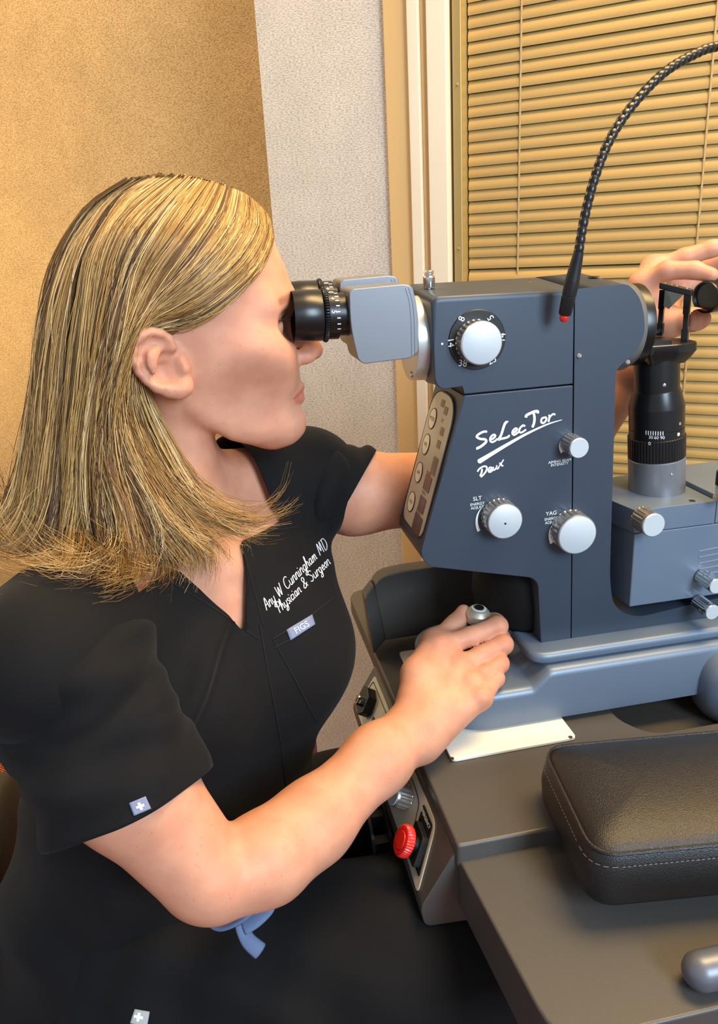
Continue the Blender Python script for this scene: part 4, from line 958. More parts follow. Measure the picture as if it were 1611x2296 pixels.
# ------------------------------------------------------------------ far arm and the hand on the knurled ring
EL, WL = atD(1205, 1085, .925), atD(1418, 822, .868)
CUF = atD(792, 1105, .868)
def z3(zx, zy, d): return atD(1400 + zx / 7.635, 520 + zy / 7.635, d)
FJ = dict(im=z3(310, 900, .845), ip=z3(740, 660, .822), idp=z3(1210, 655, .810), it=z3(1490, 738, .802),
          mm=z3(520, 640, .858), mp=z3(1040, 440, .845), mdp=z3(1500, 290, .835), mt=z3(1900, 200, .828),
          rm=z3(700, 760, .872), rp=z3(1250, 620, .865), rdp=z3(1700, 540, .850), rt=z3(2050, 520, .835),
          pm=z3(840, 950, .878), pp=z3(1350, 860, .872), pdp=z3(1750, 800, .858), pt=z3(2020, 790, .842),
          tc=z3(420, 1500, .852), tm=z3(760, 1560, .836), ti=z3(1180, 1500, .812), tt=z3(1500, 1500, .800))
def arm_hand_far(p):
    j = FJ
    f = chain(p, [SF, CUF, EL, EL + (WL - EL) * .35, WL], [.036, .0440, .039, .038, .0265], .02)
    f = smin(f, rc(p, WL, j['im'], .0255, .0125), .014)
    f = smin(f, rc(p, WL, j['mm'], .0245, .0125), .014); f = smin(f, rc(p, WL, j['rm'], .0235, .0120), .014); f = smin(f, rc(p, WL + np.array([.01, 0, -.004]), j['pm'], .022, .0110), .014)
    f = smin(f, chain(p, [j['im'], j['mm'], j['rm'], j['pm']], [.0125, .0125, .012, .0112], .008), .010)
    g = None
    for n_, r in (('i', .0098), ('m', .0098), ('r', .0094), ('p', .0084)):
        h = chain(p, [j[n_ + 'm'], j[n_ + 'p'], j[n_ + 'dp'], j[n_ + 't']], [r * 1.15, r * 1.02, r * .92, r * .78], .004); g = h if g is None else smin(g, h, .002)
    f = smin(f, g, .006)
    f = smin(f, chain(p, [WL + (j['tc'] - WL) * .4, j['tc'], j['tm'], j['ti'], j['tt']], [.020, .0180, .0145, .0110, .0088], .008), .010)
    f = smin(f, rc(p, j['tm'], j['pm'], .010, .010), .014)
    return f
pr = thing('person', 'woman in black scrubs with long blonde hair looking into the eyepieces', 'person', (-.10, -.02, 0))
pieces = []
V, Q = surface(bust, (-.27, -.20, .84), (.13, .16, 1.31), .0019); V = relax(V, Q, 1, .4)
keep = (V[:, 2] > .846); pieces.append((V, Q, face_tone(V)))
lo = np.minimum(np.minimum(SN, EN), WNR) - .08; hi = np.maximum(np.maximum(SN, EN), np.maximum(HJ['mp'], HJ['tt'])) + .06
V, Q = surface(arm_hand_near, lo, hi, .0017); V = relax(V, Q, 1, .35)
pieces.append((V, Q, hand_tone(V, [HJ[k] + np.array([0, -.008, .008]) for k in ('im', 'mm', 'rm', 'pm', 'ip', 'mp', 'rp')] + [EN], [(HJ['tt'] + np.array([-.004, -.002, .004]), HJ['ti'] + (HJ['tt'] - HJ['ti']) * .6 + np.array([-.006, -.002, .004]), .003)])))
lo = np.minimum(np.minimum(SF, EL), CUF) - .07; hi = np.maximum(np.maximum(EL, FJ['mt']), np.maximum(FJ['pt'], FJ['rt'])) + .04
V, Q = surface(arm_hand_far, lo, hi, .0020); V = relax(V, Q, 1, .35)
pieces.append((V, Q, hand_tone(V, [FJ[k] for k in ('im', 'ip', 'mm', 'mp', 'it', 'tt', 'ti')], [(FJ['it'] + np.array([.002, -.002, .006]), FJ['it'] + np.array([-.006, -.002, .007]), .004), (FJ['tt'] + np.array([.002, -.008, .001]), FJ['tt'] + np.array([-.006, -.009, .001]), .0048)])))
VV, FF, TT = [], [], []; b = 0
for V, Q, t in pieces:
    VV.append(V); FF.append(Q + b); TT.append(t); b += len(V)
VV = np.concatenate(VV); FF = np.concatenate(FF); TT = np.concatenate(TT)
def fast_mesh(name, V, Q, m, parent, tone=None, smooth=True):
    """large quad or triangle mesh straight from arrays"""
    me = bpy.data.meshes.new(name); V = V - BASE[pr.name]; k = Q.shape[1]
    me.vertices.add(len(V)); me.vertices.foreach_set('co', V.astype(np.float32).ravel())
    me.loops.add(Q.size); me.loops.foreach_set('vertex_index', Q.astype(np.int32).ravel())
    me.polygons.add(len(Q)); me.polygons.foreach_set('loop_start', np.arange(0, Q.size, k, dtype=np.int32)); me.polygons.foreach_set('loop_total', np.full(len(Q), k, np.int32))
    me.update(calc_edges=True); me.validate()
    if tone is not None:
        a = me.attributes.new('tone', 'FLOAT_COLOR', 'POINT'); c = np.ones((len(V), 4), np.float32); c[:, :3] = tone; a.data.foreach_set('color', c.ravel())
    bm = bmesh.new(); bm.from_mesh(me); bmesh.ops.recalc_face_normals(bm, faces=bm.faces); bm.to_mesh(me); bm.free()
    if smooth: me.polygons.foreach_set('use_smooth', np.ones(len(me.polygons), bool))
    me.materials.append(m); o = bpy.data.objects.new(name, me); COL.objects.link(o); o.parent = parent; return o
body = fast_mesh('body', VV, FF, M_SKIN, pr, TT); body['label'] = 'fair freckled skin of face, neck, arms and hands'
# ------------------------------------------------------------------ scrubs
def cloth_material(name, col):
    m = mat(name, col, .82, noise=.18, nscale=60, bump=.25, bscale=1500, spec=.2)
    b = m.node_tree.nodes['Principled BSDF']; b.inputs['Sheen Weight'].default_value = .03; b.inputs['Sheen Roughness'].default_value = .5
    return m
M_SCRUB = cloth_material('black_scrub_cloth', srgb(14, 14, 16))
M_SEAM = mat('black_seam', srgb(12, 12, 14), .8)
M_TAGC = mat('grey_woven_tag', srgb(120, 128, 156), .7, noise=.08, nscale=900)
M_THREAD = mat('white_thread', srgb(236, 236, 240), .6)
def folds(p):
    """soft cloth relief on the torso"""
    x = (p - np.array([-.06, -.01, 0])) @ CT; w = p[:, 2]
    f = .0035 * np.sin(46 * x + 20 * w + 3 * np.sin(9 * w)) * np.clip((.92 - w) / .12, 0, 1) * np.clip((x + .06) / -.08 + 1, 0.15, 1)
    f += .004 * np.exp(-((x + .105 - .35 * (w - .82)) / .014) ** 2) * np.clip((.95 - w) / .05, 0, 1) * np.clip((w - .70) / .05, 0, 1)
    f += .003 * np.sin(60 * w - 24 * x) * np.clip((.74 - w) / .06, 0, 1)
    f += .0045 * np.exp(-((x + .075 - .55 * (w - .86)) / .012) ** 2) * np.clip((.95 - w) / .03, 0, 1) * np.clip((w - .74) / .05, 0, 1) + .003 * np.exp(-((x + .13 - .1 * (w - .86)) / .010) ** 2) * np.clip((.93 - w) / .05, 0, 1)
    x2 = x + .055 - 1.05 * (w - .90)
    f += .006 * np.exp(-(x2 / .013) ** 2) * np.clip((.965 - w) / .03, 0, 1) * np.clip((w - .76) / .06, 0, 1) - .004 * np.exp(-((x2 - .026) / .014) ** 2) * np.clip((.96 - w) / .03, 0, 1) * np.clip((w - .78) / .06, 0, 1)
    return f
def shirt(p):
    f = smin(torso(p, .0045), girdle(p, .0035), .035); return f - folds(p)
WV = .922
def vneck(P):
    """positive inside the neck opening"""
    w = P[:, 2]; cu = np.interp(w, TW, TCU); cv = np.interp(w, TW, TCV); x = (P[:, 0] - cu) * CT[0] + (P[:, 1] - cv) * CT[1]; y = (P[:, 0] - cu) * CN[0] + (P[:, 1] - cv) * CN[1]
    sl = np.where(x > 0, .42, .62); front = (w - WV) * sl - np.abs(x)
    front = np.minimum(front, (w - WV) * 2)
    back = np.minimum(.088 - np.abs(x), (w - .992) * 3)
    return np.where(y > 0, np.maximum(front, back * 1.0), back)
V, Q = surface(shirt, (-.32, -.24, .545), (.19, .20, 1.07), .0042); V = relax(V, Q, 2, .45)
V, Tr = clip_mesh(V, Q, vneck)
V, Tr = V, np.array(Tr)
top = fast_mesh('scrub_top', V, Tr, M_SCRUB, pr); top['label'] = 'black v-neck scrub top'
sd = top.modifiers.new('cloth', 'SOLIDIFY'); sd.thickness = .0016; sd.offset = 1
def sleeve(name, a, bq, r0, r1, seed, keep_n, flare=0.0, skew=0.0, cutp=None):
    rg = np.random.default_rng(seed); ax = bq - a; Ln = np.linalg.norm(ax); x, y, z = frame_of(ax); V = []; Fc = []; n, k = 84, 44
    ph = rg.uniform(0, 6.28, 6)
    for i in range(k + 1):
        t = i / k; r = (r0 + (r1 - r0) * t) * math.sqrt(max(.0, 1 - max(0, .16 - t) ** 2 / .0256 * .8))
        for j in range(n):
            th = 2 * math.pi * j / n
            rr = r * (1 + flare * t * math.cos(th - 2.2)) + (-.0055 * math.exp(-((t - .42 - .10 * math.sin(th * 2 + ph[3])) / .06) ** 2) * (.5 + .5 * math.sin(th + ph[4])) - .0050 * math.exp(-((t - .66 - .12 * math.sin(th + ph[5])) / .05) ** 2) * (.5 + .5 * math.sin(th * 2 + ph[0])) + .0042 * math.sin(3 * th + ph[0] + 7 * t) * math.sin(math.pi * min(1, t * 1.1)) + .0030 * math.sin(5 * th + ph[1] - 9 * t) * t + .0024 * math.sin(22 * t + 2 * th + ph[2]) * (1 - t * .6))
            V.append(a + z * Ln * (t + skew * math.cos(th) * t) + (x * math.cos(th) + y * math.sin(th)) * rr)
    for i in range(k):
        for j in range(n):
            q = (j + 1) % n; Fc.append([i * n + j, i * n + q, (i + 1) * n + q, (i + 1) * n + j])
    if cutp is not None:
        V, Fc = clip_mesh(np.array(V), np.array(Fc), lambda P: (P - cutp[0]) @ cutp[1])
    o = build(name, V, Fc, M_SCRUB, keep_n, 180); s_ = o.modifiers.new('cloth', 'SOLIDIFY'); s_.thickness = .0018; s_.offset = -1
    return o, None
CUN = atD(287, 1801, .605)
sl1, rim1 = sleeve('sleeve', SN + np.array([.014, .020, .010]), CUN, .0665, .0670, 3, pr, .0)
c0, c1 = atD(842, 1013, .868), atD(738, 1197, .850); cn_ = np.cross(c1 - c0, CUF - loc(CAM) + np.array([0, .05, 0])); cn_ = cn_ / np.linalg.norm(cn_); cn_ = cn_ if cn_ @ (EL - CUF) > 0 else -cn_
sl2, rim2 = sleeve('sleeve', SF - np.array([.02, .01, .004]), CUF + (CUF - SF) * .9, .061, .053, 5, pr, cutp=(c0, cn_))
# trousers
def trousers(p):
    f = torso(p, .004) * 1.0; f = np.maximum(f, p[:, 2] - .66)
    f = rc(p, (-.13, -.10, .555), (-.13, .06, .555), .105, .105)
    n1 = chain(p, [(-.11, -.115, .565), (.12, -.175, .585), (.315, -.215, .575)], [.105, .090, .068], .03); n2 = chain(p, [(-.10, .05, .56), (.12, .045, .565), (.33, .03, .565)], [.098, .084, .066], .03)
    s1 = chain(p, [(.315, -.215, .575), (.30, -.21, .33), (.27, -.20, .085)], [.066, .058, .045], .03); s2 = chain(p, [(.33, .03, .565), (.31, .03, .33), (.28, .03, .085)], [.066, .058, .045], .03)
    f = smin(f, smin(smin(n1, s1, .03), smin(n2, s2, .03), .02), .04)
    x, y, w = p[:, 0], p[:, 1], p[:, 2]
    f = f - .0045 * np.sin(34 * x + 55 * (w + y) + 2.5 * np.sin(14 * x)) * np.clip((.14 - x) / .2, 0, 1) - .003 * np.sin(80 * x - 60 * y) * np.clip((.1 - x) / .2, 0, 1)
    return f
V, Q = surface(trousers, (-.27, -.31, .05), (.41, .18, .70), .0065); V = relax(V, Q, 2, .45)
tr = fast_mesh('scrub_trousers', V, Q, M_SCRUB, pr); tr['label'] = 'black scrub trousers'
for nm, vv, uu in (('shoe', -.20, .27), ('shoe', .03, .28)):
    def shoe(p, uu=uu, vv=vv):
        f = chain(p, [(uu - .03, vv, .05), (uu + .06, vv, .035), (uu + .15, vv - .005, .028)], [.046, .042, .032], .02); return smax(f, -p[:, 2] + .002, .006)
    V, Q = surface(shoe, (uu - .09, vv - .06, -.01), (uu + .20, vv + .06, .11), .005)
    fast_mesh(nm, relax(V, Q, 1), Q, mat('black_shoe', srgb(22, 22, 24), .5), pr)
# things sewn on the cloth: points found by looking from the photo's viewpoint at the finished surface
DG = bpy.context.evaluated_depsgraph_get(); DG.update()
def bvh_of(o):
    e = o.evaluated_get(DG); me = e.to_mesh(); off = BASE[pr.name]
    t = BVHTree.FromPolygons([tuple(np.array(v.co[:]) + off) for v in me.vertices], [tuple(p.vertices) for p in me.polygons]); e.to_mesh_clear(); return t
CAML = loc(CAM)
def hit(bvhs, x, y, lift=.0008):
    d = loc(CAM + ray(x, y)) - CAML; d /= np.linalg.norm(d); best = None
    for t in bvhs:
        h = t.ray_cast(Vector(CAML), Vector(d))
        if h[0] is not None and (best is None or h[3] < best[1]): n = np.array(h[1][:]); n = n if n @ d < 0 else -n; best = (np.array(h[0][:]) + n * lift, h[3], n)
    return best
B_TOP, B_S1, B_S2, B_TR, B_BODY = bvh_of(top), bvh_of(sl1), bvh_of(sl2), bvh_of(tr), bvh_of(body)
def on_cloth(pts, bv=None, lift=.0008):
    out = []
    for x, y in pts:
        h = hit(bv or [B_TOP], x, y, lift)
        if h is not None: out.append(h[0])
    return out
def seam(name, pts, r, parent, bv=None, n=40, m=None, lift=.0003):
    P = spline([(x, y) for x, y in pts], n); q = on_cloth(P, bv, lift)
    if len(q) > 3: return sweep(name, q, r, m or M_SEAM, parent, 6)
def patch(name, corners, m, parent, bv=None, n=8, lift=.0012):
    """a sewn patch following the cloth: corners of a quad in the photo"""
    c = [np.array(q, float) for q in corners]; V = []
    for i in range(n + 1):
        for j in range(n + 1):
            a, b_ = i / n, j / n; p = (c[0] * (1 - a) + c[1] * a) * (1 - b_) + (c[3] * (1 - a) + c[2] * a) * b_
            h = hit(bv or [B_TOP], p[0], p[1], lift); V.append(h[0] if h is not None else (V[-1] if V else np.zeros(3)))
    Fc = [[i * (n + 1) + j, (i + 1) * (n + 1) + j, (i + 1) * (n + 1) + j + 1, i * (n + 1) + j + 1] for i in range(n) for j in range(n)]
    o = build(name, V, Fc, m, parent, 180); s_ = o.modifiers.new('thick', 'SOLIDIFY'); s_.thickness = .0007; s_.offset = -1; return o
# ------------------------------------------------------------------ hair
def hair_material(name, attr=True, col=None):
    m = bpy.data.materials.new(name); m.use_nodes = True; nt = m.node_tree; b = nt.nodes['Principled BSDF']
    if attr:
        a = nt.nodes.new('ShaderNodeAttribute'); a.attribute_name = 'tone'; nt.links.new(a.outputs['Color'], b.inputs['Base Color'])
    else: b.inputs['Base Color'].default_value = col
    b.inputs['Roughness'].default_value = .34; b.inputs['Specular IOR Level'].default_value = .45
    return m
def hair_cap(p):
    f = head(p) - .0045
    f = smin(f, chain(p, [(-.060, .0, 1.20), (-.072, .0, 1.13), (-.084, -.004, 1.05), (-.09, -.01, 1.0)], [.050, .052, .046, .036], .03), .03)
    u, v, w = p[:, 0], p[:, 1], p[:, 2]
    line = np.interp(w, [.9, 1.12, 1.165, 1.185, 1.20, 1.225, 1.25, 1.262, 1.275, 1.3], [-.062, -.060, -.055, -.022, .002, .028, .046, .056, .062, .075])
    return smax(f, (u - line) * .8, .012)
V, Q = surface(hair_cap, (-.17, -.10, .95), (.09, .10, 1.32), .004); V = relax(V, Q, 2)
cap_o = fast_mesh('hair_underlayer', V, Q, hair_material('dark_blonde_underlayer', False, srgb(104, 76, 46)), pr)
DG.update(); DG = bpy.context.evaluated_depsgraph_get(); B_CAP = bvh_of(cap_o)
ALLB = [B_TOP, B_S1, B_S2, B_BODY, B_CAP]
GUIDES = [
 [(606,500,-.015),(611,540,-.03),(580,605,-.05),(525,660,-.064),(460,708,-.074),(402,732,-.082),(345,738,-.088),(306,800,-.088),(308,880,-.080),(345,970,-.075),(400,1060,-.075),(470,1135,-.085),(545,1180,-.10),(612,1150,-.11)],
 [(596,476,-.008),(600,520,-.028),(565,590,-.05),(505,650,-.066),(440,695,-.077),(375,720,-.086),(325,740,-.091),(298,800,-.091),(297,890,-.084),(330,990,-.080),(385,1080,-.080),(455,1150,-.088),(535,1195,-.10),(600,1205,-.11)],
 [(575,455,-.004),(575,510,-.03),(535,580,-.055),(475,640,-.070),(410,685,-.082),(350,712,-.090),(312,745,-.094),(288,810,-.094),(285,900,-.088),(312,1005,-.086),(365,1095,-.086),(425,1170,-.094),(470,1240,-.10),(455,1310,-.105)],
 [(550,436,-.002),(540,500,-.035),(495,570,-.060),(440,630,-.075),(380,675,-.086),(335,710,-.093),(300,760,-.096),(278,830,-.096),(272,920,-.092),(295,1020,-.092),(345,1110,-.094),(395,1190,-.10),(425,1260,-.108),(395,1325,-.11)],
 [(515,420,0),(495,490,-.035),(445,560,-.063),(395,620,-.078),(345,675,-.089),(312,730,-.096),(285,790,-.098),(265,860,-.098),(258,950,-.096),(275,1050,-.098),(315,1140,-.102),(350,1220,-.108),(345,1290,-.114),(290,1330,-.116)],
 [(480,408,0),(445,475,-.035),(395,545,-.063),(350,610,-.080),(315,675,-.090),(290,745,-.096),(268,820,-.099),(250,900,-.099),(243,990,-.099),(255,1085,-.102),(285,1170,-.108),(300,1245,-.114),(270,1305,-.12),(190,1330,-.122)],
 [(445,400,0),(400,460,-.034),(350,530,-.062),(310,600,-.078),(282,675,-.088),(262,755,-.094),(245,840,-.097),(230,930,-.098),(224,1020,-.10),(230,1110,-.104),(245,1195,-.11),(245,1265,-.116),(200,1310,-.12),(110,1310,-.122)],
 [(415,394,.002),(360,445,-.030),(305,515,-.056),(268,590,-.072),(245,670,-.082),(230,755,-.088),(217,845,-.092),(205,940,-.094),(198,1035,-.098),(198,1125,-.102),(200,1205,-.108),(185,1265,-.114),(130,1300,-.118),(45,1290,-.12)],
 [(385,392,.002),(320,435,-.026),(265,505,-.048),(230,585,-.062),(208,670,-.072),(195,760,-.078),(185,855,-.083),(175,950,-.087),(168,1045,-.092),(163,1135,-.098),(158,1210,-.104),(130,1260,-.11),(70,1280,-.113),(-10,1255,-.115)],
 [(355,392,.002),(285,430,-.020),(228,505,-.038),(195,590,-.050),(172,680,-.060),(160,770,-.066),(152,865,-.072),(144,960,-.077),(136,1055,-.083),(128,1140,-.09),(112,1210,-.096),(75,1250,-.10),(15,1255,-.103),(-60,1220,-.105)],
 [(325,396,.002),(250,440,-.012),(192,520,-.026),(160,605,-.036),(138,695,-.046),(126,785,-.053),(118,880,-.06),(110,975,-.066),(102,1065,-.073),(90,1145,-.08),(65,1205,-.086),(20,1230,-.09),(-40,1225,-.092),(-100,1180,-.094)],
 [(300,402,.003),(220,455,-.004),(160,540,-.012),(128,625,-.020),(106,715,-.028),(95,805,-.036),(86,900,-.043),(78,990,-.05),(68,1075,-.057),(50,1145,-.064),(15,1195,-.07),(-35,1210,-.075),(-90,1190,-.078),(-140,1150,-.08)],
 [(290,405,.012),(200,465,.010),(135,560,.006),(103,650,.0),(85,740,-.008),(75,830,-.016),(64,920,-.023),(52,1005,-.03),(38,1085,-.038),(10,1150,-.046),(-40,1190,-.052),(-90,1190,-.058),(-140,1170,-.06),(-180,1130,-.06)]]
def guide_points(g, k):
    out = []
    for i, (x, y, v) in enumerate(g):
        p = onV(x, y, v); dp = np.linalg.norm(p - CAML); h = hit(ALLB if i > 8 else [B_BODY, B_CAP], x, y, 0)
        if k < 4 and 4 < i < 9: h = None; p = onV(x, y, (-.079, -.079, -.078, -.076)[i - 5] - .003 * k)               # tucked behind the ear
        lift = .0070 if i < 8 else .0125
        if i == 0: lift = .003
        if h is not None and h[1] < dp + lift: p = h[0] + h[2] * lift * .5 + (CAML - h[0]) / h[1] * lift * .6
        out.append(p)
    return spline(out, 40)
GP = np.array([guide_points(g, k) for k, g in enumerate(GUIDES)])                      # guides x samples x 3
def at_guides(s):
    """guide curves blended across the head, s in 0..12"""
    i = np.clip(s.astype(int), 0, len(GP) - 2); t = (s - i)[:, None, None]; t = t * t * (3 - 2 * t) * .35 + t * .65
    return GP[i] * (1 - t) + GP[i + 1] * t
NS = 26
def strands(n, lo, hi, rng, depth, nclump, rad, flip=False, tend=(.84, 1.0), wild=1.0):
    cs = np.sort(rng.uniform(lo, hi, nclump)); cl = rng.integers(0, nclump, n); s = np.clip(cs[cl] + rng.normal(0, .10, n), lo, hi)
    P = at_guides(s); C = at_guides(cs)[cl]
    t = np.linspace(0, 1, 40)[None, :, None]
    P = P + (C - P) * (.25 + .45 * t)                                        # strands gather into locks
    dp = (rng.uniform(0, 1, n) ** 1.4 * depth)[:, None, None]; cd = (rng.uniform(0, 1, nclump)[cl] * depth * .8)[:, None, None]
    P = P + np.array([0, 1, 0]) * (dp + cd) * (.10 + .9 * np.clip(t * 3, 0, 1)) + np.array([.25, 0, -.1]) * 0
    ph = rng.uniform(0, 6.28, (n, 3)); fr = rng.uniform(2, 5, (n, 3)); am = (rng.normal(0, 1, (n, 3)) * .0022 * wild)
    cph = rng.uniform(0, 6.28, (nclump, 3))[cl]; cfr = rng.uniform(1.0, 3.0, (nclump, 3))[cl]; cam_ = (rng.normal(0, 1, (nclump, 3)) * .0062)[cl]
    P = P + am[:, None, :] * np.sin(ph[:, None, :] + fr[:, None, :] * t * 3.1) * (t * 1.3 + .15) + cam_[:, None, :] * np.sin(cph[:, None, :] + cfr[:, None, :] * t * 4) * np.clip(t * 1.4 - .15, 0, 1) ** 1.3
    P = P + rng.normal(0, .0012, (n, 1, 3)) * (t * .9 + .25)
    tt = np.clip((t - .74) / .26, 0, 1); cph2 = rng.uniform(.6, 3.9, nclump)[cl][:, None, None] + rng.normal(0, .3, (n, 1, 1)); crr = rng.uniform(.006, .017, nclump)[cl][:, None, None]
    sg = np.where(rng.uniform(0, 1, nclump) < .72, 1.0, -1.0)[cl][:, None, None]; an = tt * cph2                   # ends turn up in loose curls
    P = P + crr * ((np.sin(an) - an * .45) * np.array([0, -.12, -1.0]) + (1 - np.cos(an)) * np.array([1.0, -.25, .15]) * sg)
    if flip: P = P * np.array([1, -1, 1])
    te = rng.uniform(*tend, n); ti = np.linspace(0, 1, NS)[None] * te[:, None] * 38.99; i = ti.astype(int); f = (ti - i)[..., None]
    ar = np.arange(n)[:, None]; P = P[ar, i] * (1 - f) + P[ar, i + 1] * f
    r = rad * rng.uniform(.7, 1.25, n)[:, None] * np.interp(np.linspace(0, 1, NS), [0, .1, .75, 1], [.7, 1, .9, .25])[None]
    return P, r, cl
def tubes(P, R):
    n, k, _ = P.shape; T = np.gradient(P, axis=1); T /= np.linalg.norm(T, axis=2, keepdims=True) + 1e-12
    A = np.cross(T, np.array([.3, 1, .2])); A /= np.linalg.norm(A, axis=2, keepdims=True) + 1e-12; B = np.cross(T, A)
    V = np.stack([P + (A * math.cos(a) + B * math.sin(a)) * R[..., None] for a in (0, 2.0944, 4.18879)], 2).reshape(-1, 3)
    b = (np.arange(n)[:, None, None] * k + np.arange(k - 1)[None, :, None]) * 3; j = np.arange(3)[None, None]
    q = np.stack([b + j, b + (j + 1) % 3, b + 3 + (j + 1) % 3, b + 3 + j], -1).reshape(-1, 4)
    return V, q
def hair_colours(rng, n, cl, nclump):
    pal = np.array([srgb(178, 138, 78)[:3], srgb(212, 174, 110)[:3], srgb(138, 100, 58)[:3], srgb(92, 64, 40)[:3], srgb(236, 208, 156)[:3]])
    cc = rng.choice(5, nclump, p=[.29, .19, .22, .20, .10]); own = rng.choice(5, n, p=[.36, .2, .22, .12, .10])
    c = np.where(rng.uniform(0, 1, n) < .66, cc[cl], own); return pal[c] * rng.uniform(.78, 1.2, (n, 1))
rg = np.random.default_rng(5); PV, PQ, PT = [], [], []; off = 0
for (n, lo, hi, dep, ncl, rad, flip, te, wild) in ((3000, 0, 12, .010, 130, .00034, False, (.80, 1.0), 1.0), (1500, 0, 4.5, .008, 60, .00030, False, (.80, 1.0), .9), (1700, 3, 12, .030, 60, .00036, False, (.70, .97), 1.4), (260, 0, 12, .004, 260, .00016, False, (.5, 1.0), 3.2), (900, 0, 12, .014, 60, .0005, True, (.70, .97), 1.0)):
    P, R, cl = strands(n, lo, hi, rg, dep, ncl, rad, flip, te, wild)
    V, q = tubes(P, R); c = hair_colours(rg, n, cl, ncl)
    PV.append(V); PQ.append(q + off); off += len(V); PT.append(np.repeat(c, NS * 3, 0))
hair = fast_mesh('hair', np.concatenate(PV), np.concatenate(PQ), hair_material('blonde_hair_strands'), pr, np.concatenate(PT)); hair['label'] = 'long blonde highlighted hair tucked behind the ear'; hair['kind'] = 'stuff'
# ------------------------------------------------------------------ embroidery, tags, seams, pocket
GL = {'A': ([[(0,0),(.28,1.0),(.42,0)],[(.1,.38),(.4,.42)]],.5), 'n': ([[(0,0),(.03,.5),(.02,.3),(.14,.5),(.26,.45),(.27,.05),(.36,.05)]],.38), 'y': ([[(0,.5),(.02,.12),(.14,.02),(.28,.15)],[(.3,.5),(.26,-.2),(.1,-.4),(0,-.25),(.3,.05)]],.38),
 'W': ([[(0,1),(.12,0),(.3,.8),(.42,0),(.62,1)]],.7), 'C': ([[(.5,.85),(.35,1),(.1,.85),(0,.45),(.1,.08),(.3,0),(.5,.15)]],.55), 'u': ([[(0,.5),(.02,.12),(.12,0),(.26,.12),(.28,.5),(.29,.05),(.38,.03)]],.4), 'i': ([[(0,.5),(.02,.05),(.1,.03)],[(.03,.68),(.05,.74)]],.14),
 'g': ([[(.26,.45),(.12,.5),(0,.28),(.1,.02),(.25,.15),(.28,.5),(.25,-.25),(.1,-.42),(0,-.28),(.34,.06)]],.38), 'h': ([[(0,0),(.06,1),(.12,.9),(.02,.2),(.14,.5),(.26,.42),(.28,.05),(.36,.05)]],.38), 'a': ([[(.26,.45),(.12,.5),(0,.25),(.08,.02),(.24,.15),(.28,.5),(.29,.06),(.38,.05)]],.4),
 'm': ([[(0,0),(.02,.5),(.02,.25),(.12,.5),(.2,.4),(.2,0),(.22,.3),(.32,.5),(.4,.4),(.4,.05),(.48,.05)]],.5), 'M': ([[(0,0),(.14,1),(.28,.25),(.46,1),(.52,0)]],.6), 'D': ([[(.1,1),(.1,0),(.4,.15),(.5,.55),(.35,.95),(0,.95)]],.55), 'P': ([[(.12,0),(.16,1),(0,.85),(.2,1),(.45,.9),(.4,.55),(.15,.5)]],.48),
 's': ([[(.2,.45),(.08,.5),(.02,.38),(.2,.2),(.12,0),(0,.08)]],.26), 'c': ([[(.24,.42),(.12,.5),(0,.25),(.1,0),(.27,.1)]],.29), '&': ([[(.5,.35),(.2,0),(0,.15),(.35,.75),(.2,1),(.08,.75),(.5,0)]],.55), 'S': ([[(.45,.85),(.25,1),(.05,.8),(.4,.35),(.25,0),(0,.12)]],.5),
 'r': ([[(0,0),(.02,.5),(.02,.3),(.12,.5),(.22,.45)]],.24), 'e': ([[(.02,.22),(.24,.32),(.16,.5),(.02,.3),(.1,.02),(.28,.1)]],.3), 'o': ([[(.14,.5),(0,.25),(.12,0),(.26,.25),(.14,.5),(.3,.45)]],.32), ' ': ([], .3)}
def embroider(text, p0, p1, upv, cap, parent):
    adv = [GL[c][1] + .05 for c in text]; tot = sum(adv); ex = (np.array(p1, float) - np.array(p0, float)) / tot; ey = np.array(upv, float) * cap; x = 0; VV, FF = [], []
    for c, a in zip(text, adv):
        for st_ in GL[c][0]:
            pts = [np.array(p0, float) + ex * (x + q[0]) + ey * q[1] for q in st_]
            P = on_cloth(spline(pts, 5 * len(pts)), [B_TOP], .0007)
            if len(P) > 3:
                V, Fc = sweep_mesh(P, .00044, 5); b0 = len(VV); VV += list(V); FF += [[b0 + i for i in f] for f in Fc]
        x += a
    o = build('embroidered_lettering', VV, FF, M_THREAD, parent, 60); o['kind'] = 'stuff'; return o
embroider('Any W Cunningham MD', (598, 1369), (737, 1226), (-.42, -.90), 26, top)
embroider('Physician & Surgeon', (626, 1376), (742, 1263), (-.42, -.90), 24, top)
ft = patch('brand_tag', [(642, 1412), (699, 1378), (706, 1400), (651, 1436)], M_TAGC, top)
def tag_text(s_, cx, cy, ang, hpx, parent, bv, m=M_INK, lift=.0016):
    V, Fc = text_mesh(s_, 1.0); a = math.radians(ang); ex = np.array([math.cos(a), math.sin(a)]); ey = np.array([math.sin(a), -math.cos(a)]); P = []
    for v in V:
        q = np.array([cx, cy]) + (ex * v[0] + ey * v[1]) * hpx; h = hit(bv, q[0], q[1], lift); P.append(h[0] if h else (P[-1] if P else np.zeros(3)))
    return build('tag_lettering', P, Fc, m, parent, 0)
tag_text('FIGS', 675, 1407, -31, 19, top, [B_TOP], lift=.0017)
seam('pocket_edge', [(612, 1432), (680, 1392), (748, 1340)], .0006, top); seam('pocket_edge', [(612, 1432), (660, 1520), (712, 1620)], .0005, top); seam('pocket_edge', [(616, 1452), (650, 1434)], .0005, top, n=12)
seam('neck_facing_seam', [(330, 1275), (450, 1345), (580, 1432)], .0005, top, [B_TOP]); seam('neck_facing_seam', [(505, 1075), (540, 1210), (590, 1400)], .0005, top, [B_TOP])
